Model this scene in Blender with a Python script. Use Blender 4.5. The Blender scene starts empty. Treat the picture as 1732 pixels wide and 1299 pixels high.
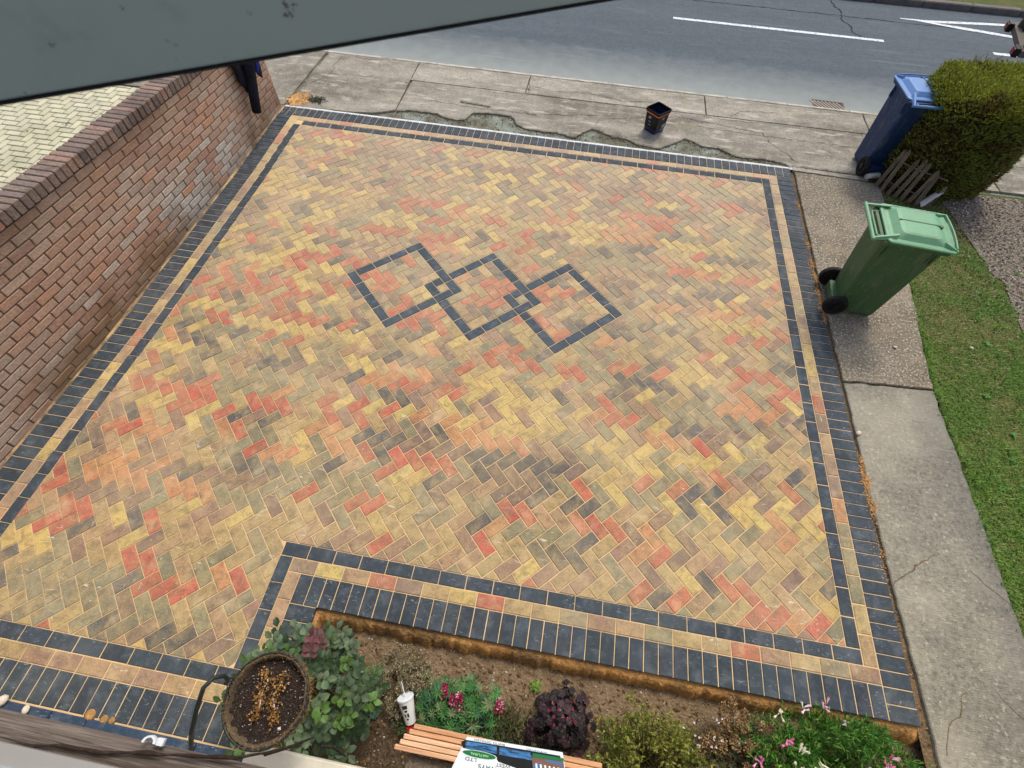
import bpy, math, random
from mathutils import Vector, Matrix, noise
R = math.radians
random.seed(7)
sc = bpy.context.scene
col = sc.collection

# ------------------------------------------------------------------ camera
cam_data = bpy.data.cameras.new('camera'); cam = bpy.data.objects.new('camera', cam_data); col.objects.link(cam)
CM = ((0.9851888991159401, -0.1578695185127348, 0.06693316205946905),
      (0.16922222098271783, 0.8320983394165941, -0.5281819700309945),
      (0.027688860294314867, 0.5316855919288236, 0.8464890775142336))
CP = Vector((-2.57800818, -0.41891138, 3.72922911))
m4 = Matrix(CM).to_4x4(); m4.translation = CP
cam.matrix_world = m4
cam_data.sensor_width = 36; cam_data.lens = 802.0 / 1732 * 36
cam_data.clip_start = 0.02; cam_data.clip_end = 400
cam_data.dof.use_dof = True; cam_data.dof.focus_distance = 5.0; cam_data.dof.aperture_fstop = 7.0
sc.camera = cam

# ------------------------------------------------------------------ world, sun, exposure
SUN_EL, SUN_AZ = R(56), R(16)      # azimuth measured from +Y towards +X
w = bpy.data.worlds.new('World'); sc.world = w; w.use_nodes = True
nt = w.node_tree; bg = nt.nodes['Background']
sky = nt.nodes.new('ShaderNodeTexSky'); sky.sky_type = 'NISHITA'; sky.sun_disc = False
sky.sun_elevation = SUN_EL; sky.sun_rotation = SUN_AZ
sky.air_density = 1.0; sky.dust_density = 4.0; sky.ozone_density = 1.0
nt.links.new(sky.outputs[0], bg.inputs[0]); bg.inputs[1].default_value = 0.135
sd = bpy.data.lights.new('sun', 'SUN'); sd.energy = 1.5; sd.angle = R(14); sd.color = (1, 0.94, 0.84)
sun = bpy.data.objects.new('sun', sd); col.objects.link(sun)
dv = Vector((math.sin(SUN_AZ) * math.cos(SUN_EL), math.cos(SUN_AZ) * math.cos(SUN_EL), math.sin(SUN_EL)))
sun.rotation_euler = dv.to_track_quat('Z', 'Y').to_euler()
sc.view_settings.view_transform = 'Standard'; sc.view_settings.look = 'None'
sc.view_settings.gamma = 1; sc.view_settings.use_curve_mapping = False
sc.view_settings.exposure = 0.46
sc.render.engine = 'CYCLES'; sc.cycles.max_bounces = 6

# ------------------------------------------------------------------ helpers
def S(r, g, b):
    f = lambda c: c / 12.92 if c <= 0.04045 else ((c + 0.055) / 1.055) ** 2.4
    return (f(r / 255), f(g / 255), f(b / 255), 1.0)

def surf(name, src, layers=(), rough=0.85, bump=(60, 0.3, 0.004), spec=0.3, metal=0.0, coat=0.0, trans=0.0):
    m = bpy.data.materials.new(name); m.use_nodes = True; t = m.node_tree; N = t.nodes; L = t.links
    b = N['Principled BSDF']; b.inputs['Roughness'].default_value = rough
    b.inputs['Specular IOR Level'].default_value = spec; b.inputs['Metallic'].default_value = metal
    if coat: b.inputs['Coat Weight'].default_value = coat
    geo = N.new('ShaderNodeNewGeometry')
    if src == 'obj':
        s = N.new('ShaderNodeObjectInfo').outputs['Color']
    elif src == 'attr':
        a = N.new('ShaderNodeAttribute'); a.attribute_name = 'tint'; s = a.outputs['Color']
    else:
        r = N.new('ShaderNodeRGB'); r.outputs[0].default_value = src; s = r.outputs[0]
    for ly in layers:
        mp = N.new('ShaderNodeMapping'); mp.inputs['Scale'].default_value = ly.get('st', (1, 1, 1))
        mp.inputs['Rotation'].default_value = ly.get('rot', (0, 0, 0)); mp.inputs['Location'].default_value = ly.get('loc', (0, 0, 0))
        mp.vector_type = 'POINT'; L.new(geo.outputs['Position'], mp.inputs[0])
        if ly.get('type') == 'vor':
            n = N.new('ShaderNodeTexVoronoi'); n.inputs['Scale'].default_value = ly['scale']; o = n.outputs['Distance' if not ly.get('cell') else 'Color']
        elif ly.get('type') == 'axis':
            sp = N.new('ShaderNodeSeparateXYZ'); L.new(mp.outputs[0], sp.inputs[0])
            nz = N.new('ShaderNodeTexNoise'); nz.inputs['Scale'].default_value = ly.get('scale', 2); nz.inputs['Detail'].default_value = 6
            L.new(geo.outputs['Position'], nz.inputs['Vector'])
            mu = N.new('ShaderNodeMath'); mu.operation = 'MULTIPLY_ADD'; L.new(nz.outputs['Fac'], mu.inputs[0])
            mu.inputs[1].default_value = ly.get('wob', 0.5); L.new(sp.outputs[ly['ax']], mu.inputs[2]); o = mu.outputs[0]
        else:
            n = N.new('ShaderNodeTexNoise'); n.inputs['Scale'].default_value = ly['scale']; n.inputs['Detail'].default_value = ly.get('det', 5)
            n.inputs['Roughness'].default_value = ly.get('ro', 0.6); n.inputs['Distortion'].default_value = ly.get('dis', 0); o = n.outputs['Fac']
        if ly.get('type') != 'axis': L.new(mp.outputs[0], n.inputs['Vector'])
        mr = N.new('ShaderNodeMapRange'); L.new(o, mr.inputs['Value'])
        mr.inputs['From Min'].default_value = ly['lo']; mr.inputs['From Max'].default_value = ly['hi']
        mr.inputs['To Max'].default_value = ly.get('fac', 1)
        fac = mr.outputs[0]
        if 'mask' in ly:      # second, larger noise that decides where the layer shows
            n2 = N.new('ShaderNodeTexNoise'); n2.inputs['Scale'].default_value = ly['mask'][0]; n2.inputs['Detail'].default_value = 4
            L.new(geo.outputs['Position'], n2.inputs['Vector'])
            r2 = N.new('ShaderNodeMapRange'); L.new(n2.outputs['Fac'], r2.inputs['Value'])
            r2.inputs['From Min'].default_value = ly['mask'][1]; r2.inputs['From Max'].default_value = ly['mask'][2]
            mm = N.new('ShaderNodeMath'); mm.operation = 'MULTIPLY'; L.new(fac, mm.inputs[0]); L.new(r2.outputs[0], mm.inputs[1]); fac = mm.outputs[0]
        mx = N.new('ShaderNodeMix'); mx.data_type = 'RGBA'; mx.blend_type = ly.get('mode', 'MIX')
        L.new(fac, mx.inputs[0]); L.new(s, mx.inputs[6]); mx.inputs[7].default_value = ly['col']; s = mx.outputs[2]
    L.new(s, b.inputs['Base Color'])
    if bump:
        n = N.new('ShaderNodeTexNoise'); n.inputs['Scale'].default_value = bump[0]; n.inputs['Detail'].default_value = 6
        if len(bump) > 3:
            mp = N.new('ShaderNodeMapping'); mp.inputs['Scale'].default_value = bump[3]; L.new(geo.outputs['Position'], mp.inputs[0]); L.new(mp.outputs[0], n.inputs['Vector'])
        else: L.new(geo.outputs['Position'], n.inputs['Vector'])
        bp = N.new('ShaderNodeBump'); bp.inputs['Strength'].default_value = bump[1]; bp.inputs['Distance'].default_value = bump[2]
        L.new(n.outputs['Fac'], bp.inputs['Height']); L.new(bp.outputs[0], b.inputs['Normal'])
    if trans:
        tr = N.new('ShaderNodeBsdfTranslucent'); ms = N.new('ShaderNodeMixShader'); ms.inputs[0].default_value = trans
        L.new(s, tr.inputs['Color']); L.new(b.outputs[0], ms.inputs[1]); L.new(tr.outputs[0], ms.inputs[2])
        L.new(ms.outputs[0], N['Material Output'].inputs['Surface'])
    return m

class MB:
    """collects geometry; build() links it as one mesh object"""
    def __init__(s): s.v = []; s.f = []; s.c = []; s.cc = (1, 1, 1, 1); s.mi = []; s.m = 0
    def vert(s, p): s.v.append(tuple(p)); s.c.append(s.cc); return len(s.v) - 1
    def face(s, idx): s.f.append(tuple(idx)); s.mi.append(s.m)
    def box(s, a, b, M=None, tap=None):
        (x0, y0, z0), (x1, y1, z1) = a, b
        P = [(x0, y0, z0), (x1, y0, z0), (x1, y1, z0), (x0, y1, z0), (x0, y0, z1), (x1, y0, z1), (x1, y1, z1), (x0, y1, z1)]
        s.hexa(P, M)
    def hexa(s, P, M=None):
        o = len(s.v)
        for p in P: s.vert(M @ Vector(p) if M else p)
        for q in ((3, 2, 1, 0), (4, 5, 6, 7), (0, 1, 5, 4), (1, 2, 6, 5), (2, 3, 7, 6), (3, 0, 4, 7)): s.face([o + i for i in q])
    def cbox(s, c, size, M=None, ch=0.006):
        """box with chamfered edges along z top and sides"""
        x, y, z = [k / 2 for k in size]; c = Vector(c); o = len(s.v)
        rings = [(-z, ch), (-z + ch, 0), (z - ch, 0), (z, ch)]
        for zz, i in rings:
            for px, py in ((-x + i + ch, -y + i), (x - i - ch, -y + i), (x - i, -y + i + ch), (x - i, y - i - ch), (x - i - ch, y - i), (-x + i + ch, y - i), (-x + i, y - i - ch), (-x + i, -y + i + ch)):
                p = Vector((px, py, zz)) + c; s.vert(M @ p if M else p)
        n = 8
        for r in range(3):
            for k in range(n): s.face((o + r * n + k, o + r * n + (k + 1) % n, o + (r + 1) * n + (k + 1) % n, o + (r + 1) * n + k))
        s.face([o + n - 1 - k for k in range(n)]); s.face([o + 3 * n + k for k in range(n)])
    def prism(s, poly, z0, z1, ch=0.0, M=None, inset=None, bottom=False):
        o = len(s.v); n = len(poly)
        rings = [(poly, z0)]
        if ch: rings += [(poly, z1 - ch), (inset, z1)]
        else: rings += [(poly, z1)]
        for P, z in rings:
            for p in P:
                q = Vector((p[0], p[1], z)); s.vert(M @ q if M else q)
        for r in range(len(rings) - 1):
            for k in range(n): s.face((o + r * n + k, o + r * n + (k + 1) % n, o + (r + 1) * n + (k + 1) % n, o + (r + 1) * n + k))
        s.face([o + (len(rings) - 1) * n + k for k in range(n)])
        if bottom: s.face([o + n - 1 - k for k in range(n)])
    def tube(s, pts, rad, n=8, closed=False):
        pts = [Vector(p) for p in pts]; k = len(pts); rr = rad if isinstance(rad, (list, tuple)) else [rad] * k
        o = len(s.v); up = Vector((0, 0, 1)); prev = None
        for i, p in enumerate(pts):
            if closed: d = pts[(i + 1) % k] - pts[i - 1]
            else: d = pts[min(i + 1, k - 1)] - pts[max(i - 1, 0)]
            d.normalize()
            a = (prev - d * prev.dot(d)) if prev else (up.cross(d) if abs(d.z) < 0.9 else Vector((1, 0, 0)).cross(d))
            a.normalize(); prev = a; b = d.cross(a)
            for j in range(n):
                t = 2 * math.pi * j / n; s.vert(p + (a * math.cos(t) + b * math.sin(t)) * rr[i])
        for i in range(k if closed else k - 1):
            for j in range(n):
                A = o + i * n; B = o + ((i + 1) % k) * n
                s.face((A + j, A + (j + 1) % n, B + (j + 1) % n, B + j))
        if not closed:
            s.face([o + n - 1 - j for j in range(n)]); s.face([o + (k - 1) * n + j for j in range(n)])
    def lathe(s, prof, n=20, M=None, cap=True):
        o = len(s.v)
        for r, z in prof:
            for j in range(n):
                t = 2 * math.pi * j / n; q = Vector((r * math.cos(t), r * math.sin(t), z)); s.vert(M @ q if M else q)
        for i in range(len(prof) - 1):
            for j in range(n): s.face((o + i * n + j, o + i * n + (j + 1) % n, o + (i + 1) * n + (j + 1) % n, o + (i + 1) * n + j))
        if cap: s.face([o + n - 1 - j for j in range(n)]); s.face([o + (len(prof) - 1) * n + j for j in range(n)])
    def leaf(s, p, d, n, l, wd, fold=0.25, droop=0.25, col=None):
        """small folded leaf: base p, direction d, normal n"""
        if col: s.cc = col
        p = Vector(p); d = Vector(d).normalized(); n = Vector(n); n = (n - d * n.dot(d))
        if n.length < 1e-4: n = Vector((0, 0, 1)).cross(d) + Vector((0.01, 0, 0))
        n.normalize(); r = d.cross(n)
        a = s.vert(p); m1 = p + d * l * .42; t = s.vert(p + d * l * .97 - n * droop * l)
        q1 = s.vert(m1 + r * wd / 2 + n * fold * wd * .5); q2 = s.vert(m1 - r * wd / 2 + n * fold * wd * .5); c = s.vert(m1 - n * fold * wd * .1)
        u1 = s.vert(p + d * l * .76 + r * wd * .36 - n * droop * l * .45 + n * fold * wd * .3); u2 = s.vert(p + d * l * .76 - r * wd * .36 - n * droop * l * .45 + n * fold * wd * .3)
        s.face((a, q1, c)); s.face((a, c, q2)); s.face((c, q1, u1, t)); s.face((c, t, u2, q2))
    def blade(s, p, d, wd, col=None):
        if col: s.cc = col
        p = Vector(p); d = Vector(d); r = Vector((-d.y, d.x, 0))
        if r.length < 1e-5: r = Vector((1, 0, 0))
        r = r.normalized() * wd / 2
        a = s.vert(p - r); b = s.vert(p + r); e = s.vert(p + d * .55 + r * .7 + Vector((0, 0, d.length * .12))); f = s.vert(p + d * .55 - r * .7 + Vector((0, 0, d.length * .12))); t = s.vert(p + d)
        s.face((a, b, e, f)); s.face((f, e, t))
    def rock(s, c, r, col=None, sq=0.6):
        if col: s.cc = col
        c = Vector(c); o = len(s.v)
        P = [(0, 0, 1), (1, 0, 0), (0, 1, 0), (-1, 0, 0), (0, -1, 0), (0, 0, -1)]
        a = random.random() * 6.28
        for x, y, z in P:
            k = r * random.uniform(.65, 1.2); s.vert(c + Vector(((x * math.cos(a) - y * math.sin(a)) * k, (x * math.sin(a) + y * math.cos(a)) * k * .85, z * k * sq)))
        for q in ((0, 1, 2), (0, 2, 3), (0, 3, 4), (0, 4, 1), (5, 2, 1), (5, 3, 2), (5, 4, 3), (5, 1, 4)): s.face([o + i for i in q])
    def mesh(s, name, mats, smooth=False, tint=False):
        me = bpy.data.meshes.new(name); me.from_pydata(s.v, [], s.f)
        for m in (mats if isinstance(mats, (list, tuple)) else [mats]): me.materials.append(m)
        if s.m or any(s.mi): me.polygons.foreach_set('material_index', s.mi)
        if smooth: me.polygons.foreach_set('use_smooth', [True] * len(s.f))
        if tint:
            a = me.color_attributes.new('tint', 'FLOAT_COLOR', 'POINT')
            flat = [k for c in s.c for k in c]; a.data.foreach_set('color', flat)
        me.update(); return me
    def build(s, name, mats, parent=None, smooth=False, tint=False, bev=0):
        o = bpy.data.objects.new(name, s.mesh(name, mats, smooth, tint)); col.objects.link(o)
        if parent: o.parent = parent
        if bev:
            b = o.modifiers.new('bevel', 'BEVEL'); b.width = bev; b.segments = 2; b.limit_method = 'ANGLE'; b.angle_limit = R(40)
        return o

def tag(o, label=None, cat=None, group=None, kind=None):
    if label: o['label'] = label
    if cat: o['category'] = cat
    if group: o['group'] = group
    if kind: o['kind'] = kind
    return o
def empty(name, loc=(0, 0, 0), rz=0, label=None, cat=None, group=None, kind=None):
    o = bpy.data.objects.new(name, None); o.empty_display_size = .1; col.objects.link(o); o.location = loc; o.rotation_euler = (0, 0, rz)
    return tag(o, label, cat, group, kind)
def inst(name, me, parent, M, color=None):
    o = bpy.data.objects.new(name, me); col.objects.link(o)
    if parent: o.parent = parent
    o.matrix_local = M
    if color: o.color = color
    return o

def clip(poly, nx, ny, d):
    """keep the part of a convex polygon where nx*x+ny*y<=d"""
    out = []
    for i in range(len(poly)):
        a, b = poly[i], poly[(i + 1) % len(poly)]; da = nx * a[0] + ny * a[1] - d; db = nx * b[0] + ny * b[1] - d
        if da <= 0: out.append(a)
        if (da < 0 < db) or (db < 0 < da):
            t = da / (da - db); out.append((a[0] + (b[0] - a[0]) * t, a[1] + (b[1] - a[1]) * t))
    return out
def cliprect(p, x0, x1, y0, y1):
    for q in ((-1, 0, -x0), (1, 0, x1), (0, -1, -y0), (0, 1, y1)):
        if len(p) < 3: return []
        p = clip(p, *q)
    return p
def area(p): return abs(sum(p[i][0] * p[(i + 1) % len(p)][1] - p[(i + 1) % len(p)][0] * p[i][1] for i in range(len(p)))) / 2 if len(p) > 2 else 0
def inset(p, k):
    q = []
    for a in p:
        if not q or math.hypot(a[0] - q[-1][0], a[1] - q[-1][1]) > .004: q.append(a)
    if len(q) > 2 and math.hypot(q[0][0] - q[-1][0], q[0][1] - q[-1][1]) < .004: q.pop()
    p = q
    if len(p) < 3: return []
    cx = sum(a[0] for a in p) / len(p); cy = sum(a[1] for a in p) / len(p); E = []
    for i in range(len(p)):
        a, b = p[i], p[(i + 1) % len(p)]; nx, ny = b[1] - a[1], a[0] - b[0]; l = math.hypot(nx, ny); nx /= l; ny /= l
        d = nx * a[0] + ny * a[1]
        if nx * cx + ny * cy > d: nx, ny, d = -nx, -ny, -d
        E.append((nx, ny, d - k))
    out = list(p)
    for e in E:
        out = clip(out, *e)
        if len(out) < 3: return []
    return out
def jit(c, a=0.06):
    k = 1 + random.uniform(-a, a) * 1.6
    return tuple(max(0.0, min(1, v * k * (1 + random.uniform(-a, a) * .35))) for v in c[:3]) + (1,)
def fbm(x, y, z=0): return noise.fractal(Vector((x, y, z)), 1.0, 2.0, 3)
def ell(c, rx, ry, rz):
    while True:
        p = Vector((random.uniform(-1, 1), random.uniform(-1, 1), random.uniform(-1, 1)))
        if p.length <= 1:
            p = p * (.92 + .55 * noise.noise(p.normalized() * 1.9 + Vector((c[0] * 7, c[1] * 5, 3))))
            return Vector((c[0] + p.x * rx, c[1] + p.y * ry, c[2] + p.z * rz)), p
def rdir(up=0.3):
    a = random.random() * 6.283; return Vector((math.cos(a), math.sin(a), random.uniform(-.3, 1) * up + up * .3))
# ------------------------------------------------------------------ palette for the paving (real colours of the blocks)
PAL = {'B': S(168, 146, 102), 'T': S(164, 134, 104), 'G': S(126, 124, 100), 'P': S(116, 96, 90), 'R': S(176, 84, 72), 'O': S(186, 126, 88),
       'Y': S(192, 168, 100), 'D': S(74, 80, 84), 'K': S(56, 65, 72), 'Q': S(142, 112, 98)}
M_block = surf('paving block concrete', 'obj', [
    dict(scale=9, lo=.44, hi=.66, col=S(176, 152, 104), fac=.5, loc=(3, 1, 0), det=7, dis=.6),
    dict(scale=13, lo=.46, hi=.66, col=S(92, 82, 70), fac=.62, det=8, ro=.7, dis=.6),
    dict(scale=70, lo=.45, hi=.75, col=S(74, 64, 54), fac=.4, det=4),
    dict(scale=95, lo=.58, hi=.74, col=S(224, 206, 170), fac=.4, det=3, loc=(5, 5, 5)),
    dict(scale=1.1, lo=.40, hi=.7, col=S(200, 180, 146), fac=.26),
    dict(scale=5, lo=.55, hi=.75, col=S(214, 192, 152), fac=.4, det=8),
    dict(scale=1.2, type='axis', ax=1, lo=2.2, hi=6.6, wob=1.6, col=S(206, 190, 166), fac=.28),
    dict(scale=9, lo=.63, hi=.70, col=S(226, 220, 208), fac=.6, st=(1, 4.5, 1), rot=(0, 0, .9), mask=(1.9, .42, .58), dis=1.5),
    dict(scale=10, lo=.64, hi=.70, col=S(226, 220, 208), fac=.5, st=(4.5, 1, 1), rot=(0, 0, .4), mask=(2.3, .45, .6), dis=1.8, loc=(9, 2, 0))], rough=.9, bump=(220, .35, .003))
M_block_s = surf('paving block concrete joined', 'attr', [
    dict(scale=9, lo=.44, hi=.66, col=S(176, 152, 104), fac=.5, loc=(3, 1, 0), det=7, dis=.6),
    dict(scale=13, lo=.46, hi=.66, col=S(92, 82, 70), fac=.62, det=8, ro=.7, dis=.6),
    dict(scale=70, lo=.45, hi=.75, col=S(74, 64, 54), fac=.4, det=4),
    dict(scale=95, lo=.58, hi=.74, col=S(224, 206, 170), fac=.4, det=3, loc=(5, 5, 5)),
    dict(scale=1.1, lo=.40, hi=.7, col=S(200, 180, 146), fac=.26),
    dict(scale=5, lo=.55, hi=.75, col=S(214, 192, 152), fac=.4, det=8),
    dict(scale=1.2, type='axis', ax=1, lo=2.2, hi=6.6, wob=1.6, col=S(206, 190, 166), fac=.28),
    dict(scale=9, lo=.63, hi=.70, col=S(226, 220, 208), fac=.6, st=(1, 4.5, 1), rot=(0, 0, .9), mask=(1.9, .42, .58), dis=1.5),
    dict(scale=10, lo=.64, hi=.70, col=S(226, 220, 208), fac=.5, st=(4.5, 1, 1), rot=(0, 0, .4), mask=(2.3, .45, .6), dis=1.8, loc=(9, 2, 0))], rough=.9, bump=(220, .35, .003))
M_dark = surf('charcoal block concrete', 'obj', [
    dict(scale=18, lo=.5, hi=.8, col=S(92, 98, 106), fac=.5),
    dict(scale=140, lo=.5, hi=.8, col=S(24, 28, 34), fac=.5, det=3),
    dict(scale=9, lo=.5, hi=.75, col=S(112, 120, 126), fac=.45, det=8, loc=(4, 1, 1)), dict(scale=22, lo=.60, hi=.7, col=S(170, 178, 182), fac=.6, st=(1, 3, 1), rot=(0, 0, .5), mask=(3, .40, .58), dis=1.5),
    dict(scale=1.6, lo=.5, hi=.8, col=S(120, 122, 122), fac=.3)], rough=.85, bump=(220, .35, .003))
M_dark_s = surf('charcoal block concrete joined', 'attr', [
    dict(scale=18, lo=.5, hi=.8, col=S(92, 98, 106), fac=.5),
    dict(scale=140, lo=.5, hi=.8, col=S(24, 28, 34), fac=.5, det=3),
    dict(scale=9, lo=.5, hi=.75, col=S(112, 120, 126), fac=.45, det=8, loc=(4, 1, 1)), dict(scale=22, lo=.60, hi=.7, col=S(170, 178, 182), fac=.6, st=(1, 3, 1), rot=(0, 0, .5), mask=(3, .40, .58), dis=1.5),
    dict(scale=1.6, lo=.5, hi=.8, col=S(120, 122, 122), fac=.3)], rough=.85, bump=(220, .35, .003))
M_jsand = surf('kiln dried jointing sand', S(220, 192, 146), [dict(scale=6, lo=.42, hi=.68, col=S(164, 136, 100), fac=.5, det=8), dict(scale=200, lo=.4, hi=.7, col=S(170, 135, 92), fac=.5), dict(scale=1.2, lo=.5, hi=.7, col=S(150, 138, 118), fac=.6)], rough=1, bump=(300, .5, .002))
M_osand = surf('orange building sand', S(194, 144, 84), [dict(scale=3.5, lo=.42, hi=.6, col=S(120, 96, 64), fac=.9, det=8), dict(scale=22, lo=.4, hi=.7, col=S(104, 80, 52), fac=.5, det=6), dict(scale=50, lo=.5, hi=.8, col=S(224, 180, 122), fac=.5)], rough=1, bump=(40, .8, .02))
M_conc = surf('old footpath concrete', 'obj', [
    dict(scale=1.1, lo=.4, hi=.62, col=S(104, 99, 87), fac=.9, st=(.5, 1.8, 1), det=8), dict(scale=6, lo=.45, hi=.7, col=S(172, 165, 148), fac=.55),
    dict(scale=30, lo=.5, hi=.68, col=S(92, 88, 80), fac=.6, det=7), dict(scale=50, lo=.6, hi=.7, col=S(206, 202, 192), fac=.6, det=3), dict(scale=4.5, lo=.56, hi=.66, col=S(196, 190, 176), fac=.6, st=(.5, 2, 1), det=8, loc=(2, 8, 0)),
    dict(scale=2.6, lo=.58, hi=.68, col=S(120, 122, 92), fac=.4, loc=(7, 2, 0))], rough=.95, bump=(90, .5, .006))
M_conc2 = surf('broken rubble concrete', S(112, 112, 96), [dict(scale=14, lo=.4, hi=.65, col=S(70, 66, 54), fac=.8), dict(scale=80, lo=.5, hi=.7, col=S(150, 148, 130), fac=.6), dict(scale=2.2, lo=.5, hi=.6, col=S(148, 158, 146), fac=.7, loc=(1, 4, 0))], rough=1, bump=(50, 1, .02))
M_path1 = surf('exposed aggregate concrete', S(132, 125, 110), [
    dict(scale=1.3, lo=.4, hi=.65, col=S(104, 96, 80), fac=.9), dict(scale=34, lo=.46, hi=.60, col=S(84, 77, 66), fac=.75, det=6, ro=.75),
    dict(scale=44, lo=.54, hi=.62, col=S(192, 180, 158), fac=.75, det=5, loc=(6, 1, 0)), dict(scale=48, lo=.63, hi=.68, col=S(216, 208, 194), fac=.7, det=3, loc=(3, 3, 3)), dict(scale=3, lo=.5, hi=.64, col=S(150, 138, 116), fac=.5, loc=(8, 0, 0)), dict(scale=24, lo=.64, hi=.70, col=S(132, 92, 70), fac=.6, det=2)], rough=.95, bump=(80, .7, .008))
M_path2 = surf('brushed concrete', S(138, 134, 119), [
    dict(scale=2.2, lo=.38, hi=.68, col=S(112, 109, 99), fac=.5), dict(scale=16, lo=.45, hi=.62, col=S(104, 100, 92), fac=.55, st=(.45, 2.2, 1), det=8, mask=(1.6, .4, .6)),
    dict(scale=30, lo=.47, hi=.60, col=S(88, 86, 78), fac=.8, det=8, ro=.8), dict(scale=26, lo=.55, hi=.64, col=S(196, 190, 170), fac=.6, det=7, loc=(2, 2, 2), ro=.8), dict(scale=9, lo=.5, hi=.66, col=S(108, 104, 94), fac=.5, det=8, ro=.75, loc=(1, 7, 2), st=(.6, 1.8, 1)), dict(scale=.9, lo=.45, hi=.6, col=S(178, 172, 152), fac=.4, loc=(4, 4, 0)),
    dict(scale=1.7, type='axis', ax=0, lo=.98, hi=1.42, wob=.4, col=S(78, 80, 82), fac=.55)], rough=.95, bump=(46, .8, .008, (.3, 3, 1)))
M_kerb = surf('kerb concrete', S(112, 104, 98), [dict(scale=5, lo=.4, hi=.7, col=S(82, 74, 72), fac=.7), dict(scale=80, lo=.5, hi=.7, col=S(150, 142, 134), fac=.4)], rough=.9)
M_gut = surf('gutter edge concrete', S(190, 184, 168), [dict(scale=8, lo=.45, hi=.65, col=S(120, 116, 104), fac=.8, st=(.5, 2, 1))], rough=.95)
M_road = surf('asphalt', S(84, 94, 101), [
    dict(scale=9, lo=.42, hi=.62, col=S(66, 74, 80), fac=.5, det=9, ro=.75), dict(scale=14, lo=.54, hi=.68, col=S(122, 130, 134), fac=.4, det=9, ro=.8, st=(.6, 1.6, 1), loc=(3, 3, 3)),
    dict(scale=1.4, lo=.35, hi=.7, col=S(68, 77, 84), fac=.6, st=(.25, 1.6, 1)), dict(scale=60, lo=.5, hi=.72, col=S(116, 124, 128), fac=.5, det=6),
    dict(scale=44, lo=.55, hi=.7, col=S(42, 47, 50), fac=.55, det=6), dict(scale=3.2, lo=.6, hi=.72, col=S(132, 140, 144), fac=.35, st=(.18, 3, 1), dis=.6),
    dict(scale=5, type='axis', ax=1, lo=9.2, hi=7.9, wob=.5, col=S(156, 162, 156), fac=.75)], rough=.88, bump=(160, .6, .006), spec=.25)
M_paint = surf('worn road paint', S(212, 218, 220), [dict(scale=26, lo=.56, hi=.62, col=S(96, 106, 114), fac=.8, det=8), dict(scale=9, lo=.5, hi=.8, col=S(170, 176, 182), fac=.6)], rough=.8, bump=None)
M_tar = surf('dark crack filling', S(34, 34, 32), [dict(scale=40, lo=.4, hi=.6, col=S(62, 60, 50), fac=.8)], rough=1, bump=None)
M_soil = surf('garden soil', S(80, 68, 54), [
    dict(scale=.9, type='axis', ax=1, lo=-.62, hi=-.38, wob=.25, col=S(132, 112, 86), fac=.9), dict(scale=12, lo=.4, hi=.7, col=S(62, 49, 38), fac=.6), dict(scale=60, lo=.5, hi=.7, col=S(150, 124, 92), fac=.45)], rough=1, bump=(34, 1, .03))
M_dirt = surf('earth and grit', S(116, 96, 70), [dict(scale=9, lo=.4, hi=.7, col=S(82, 68, 50), fac=.8), dict(scale=70, lo=.5, hi=.7, col=S(160, 138, 104), fac=.6)], rough=1, bump=(60, 1, .02))
M_lawn = surf('lawn earth', S(86, 100, 46), [dict(scale=2.2, lo=.45, hi=.7, col=S(118, 108, 66), fac=.7), dict(scale=50, lo=.4, hi=.7, col=S(40, 44, 24), fac=.7)], rough=1, bump=(60, 1, .02))
M_veg = surf('leaf', 'attr', [dict(scale=40, lo=.4, hi=.8, col=S(40, 52, 24), fac=.25)], rough=.55, bump=None, trans=.22, spec=.35)
M_dry = surf('dry plant', 'attr', [], rough=.9, bump=None, spec=.1)
M_stone = surf('stone', 'attr', [dict(scale=90, lo=.4, hi=.8, col=S(90, 84, 76), fac=.4)], rough=.9, bump=(90, .4, .004))
M_brick = surf('wall brick', 'obj', [
    dict(scale=50, lo=.4, hi=.7, col=S(96, 66, 54), fac=.5), dict(scale=130, lo=.55, hi=.7, col=S(168, 140, 118), fac=.4, det=3),
    dict(scale=3, lo=.40, hi=.64, col=S(186, 174, 162), fac=.7, mask=(.9, .46, .60), det=8), dict(scale=1.0, lo=.3, hi=.7, col=S(164, 142, 122), fac=.45),
    dict(scale=2.2, type='axis', ax=2, lo=.72, hi=.46, wob=.7, col=S(122, 96, 68), fac=.8, mask=(.5, .42, .52)),
    dict(scale=1.7, type='axis', ax=2, lo=1.12, hi=1.42, wob=.5, col=S(88, 72, 56), fac=.7)], rough=.92, bump=(70, .8, .008))
M_brick_s = surf('wall brick joined', 'attr', [
    dict(scale=50, lo=.4, hi=.7, col=S(96, 66, 54), fac=.5), dict(scale=130, lo=.55, hi=.7, col=S(168, 140, 118), fac=.4, det=3),
    dict(scale=3, lo=.40, hi=.64, col=S(186, 174, 162), fac=.7, mask=(.9, .46, .60), det=8), dict(scale=1.0, lo=.3, hi=.7, col=S(164, 142, 122), fac=.45),
    dict(scale=2.2, type='axis', ax=2, lo=.72, hi=.46, wob=.7, col=S(122, 96, 68), fac=.8, mask=(.5, .42, .52)),
    dict(scale=1.7, type='axis', ax=2, lo=1.12, hi=1.42, wob=.5, col=S(88, 72, 56), fac=.7)], rough=.92, bump=(70, .8, .008))
M_coping = surf('coping brick', 'obj', [dict(scale=50, lo=.4, hi=.7, col=S(60, 50, 48), fac=.5), dict(scale=30, lo=.55, hi=.68, col=S(150, 144, 140), fac=.5, st=(.4, 3, 1)),
    dict(scale=2.4, lo=.5, hi=.62, col=S(72, 66, 64), fac=.6)], rough=.95, bump=(60, .9, .01))
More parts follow.
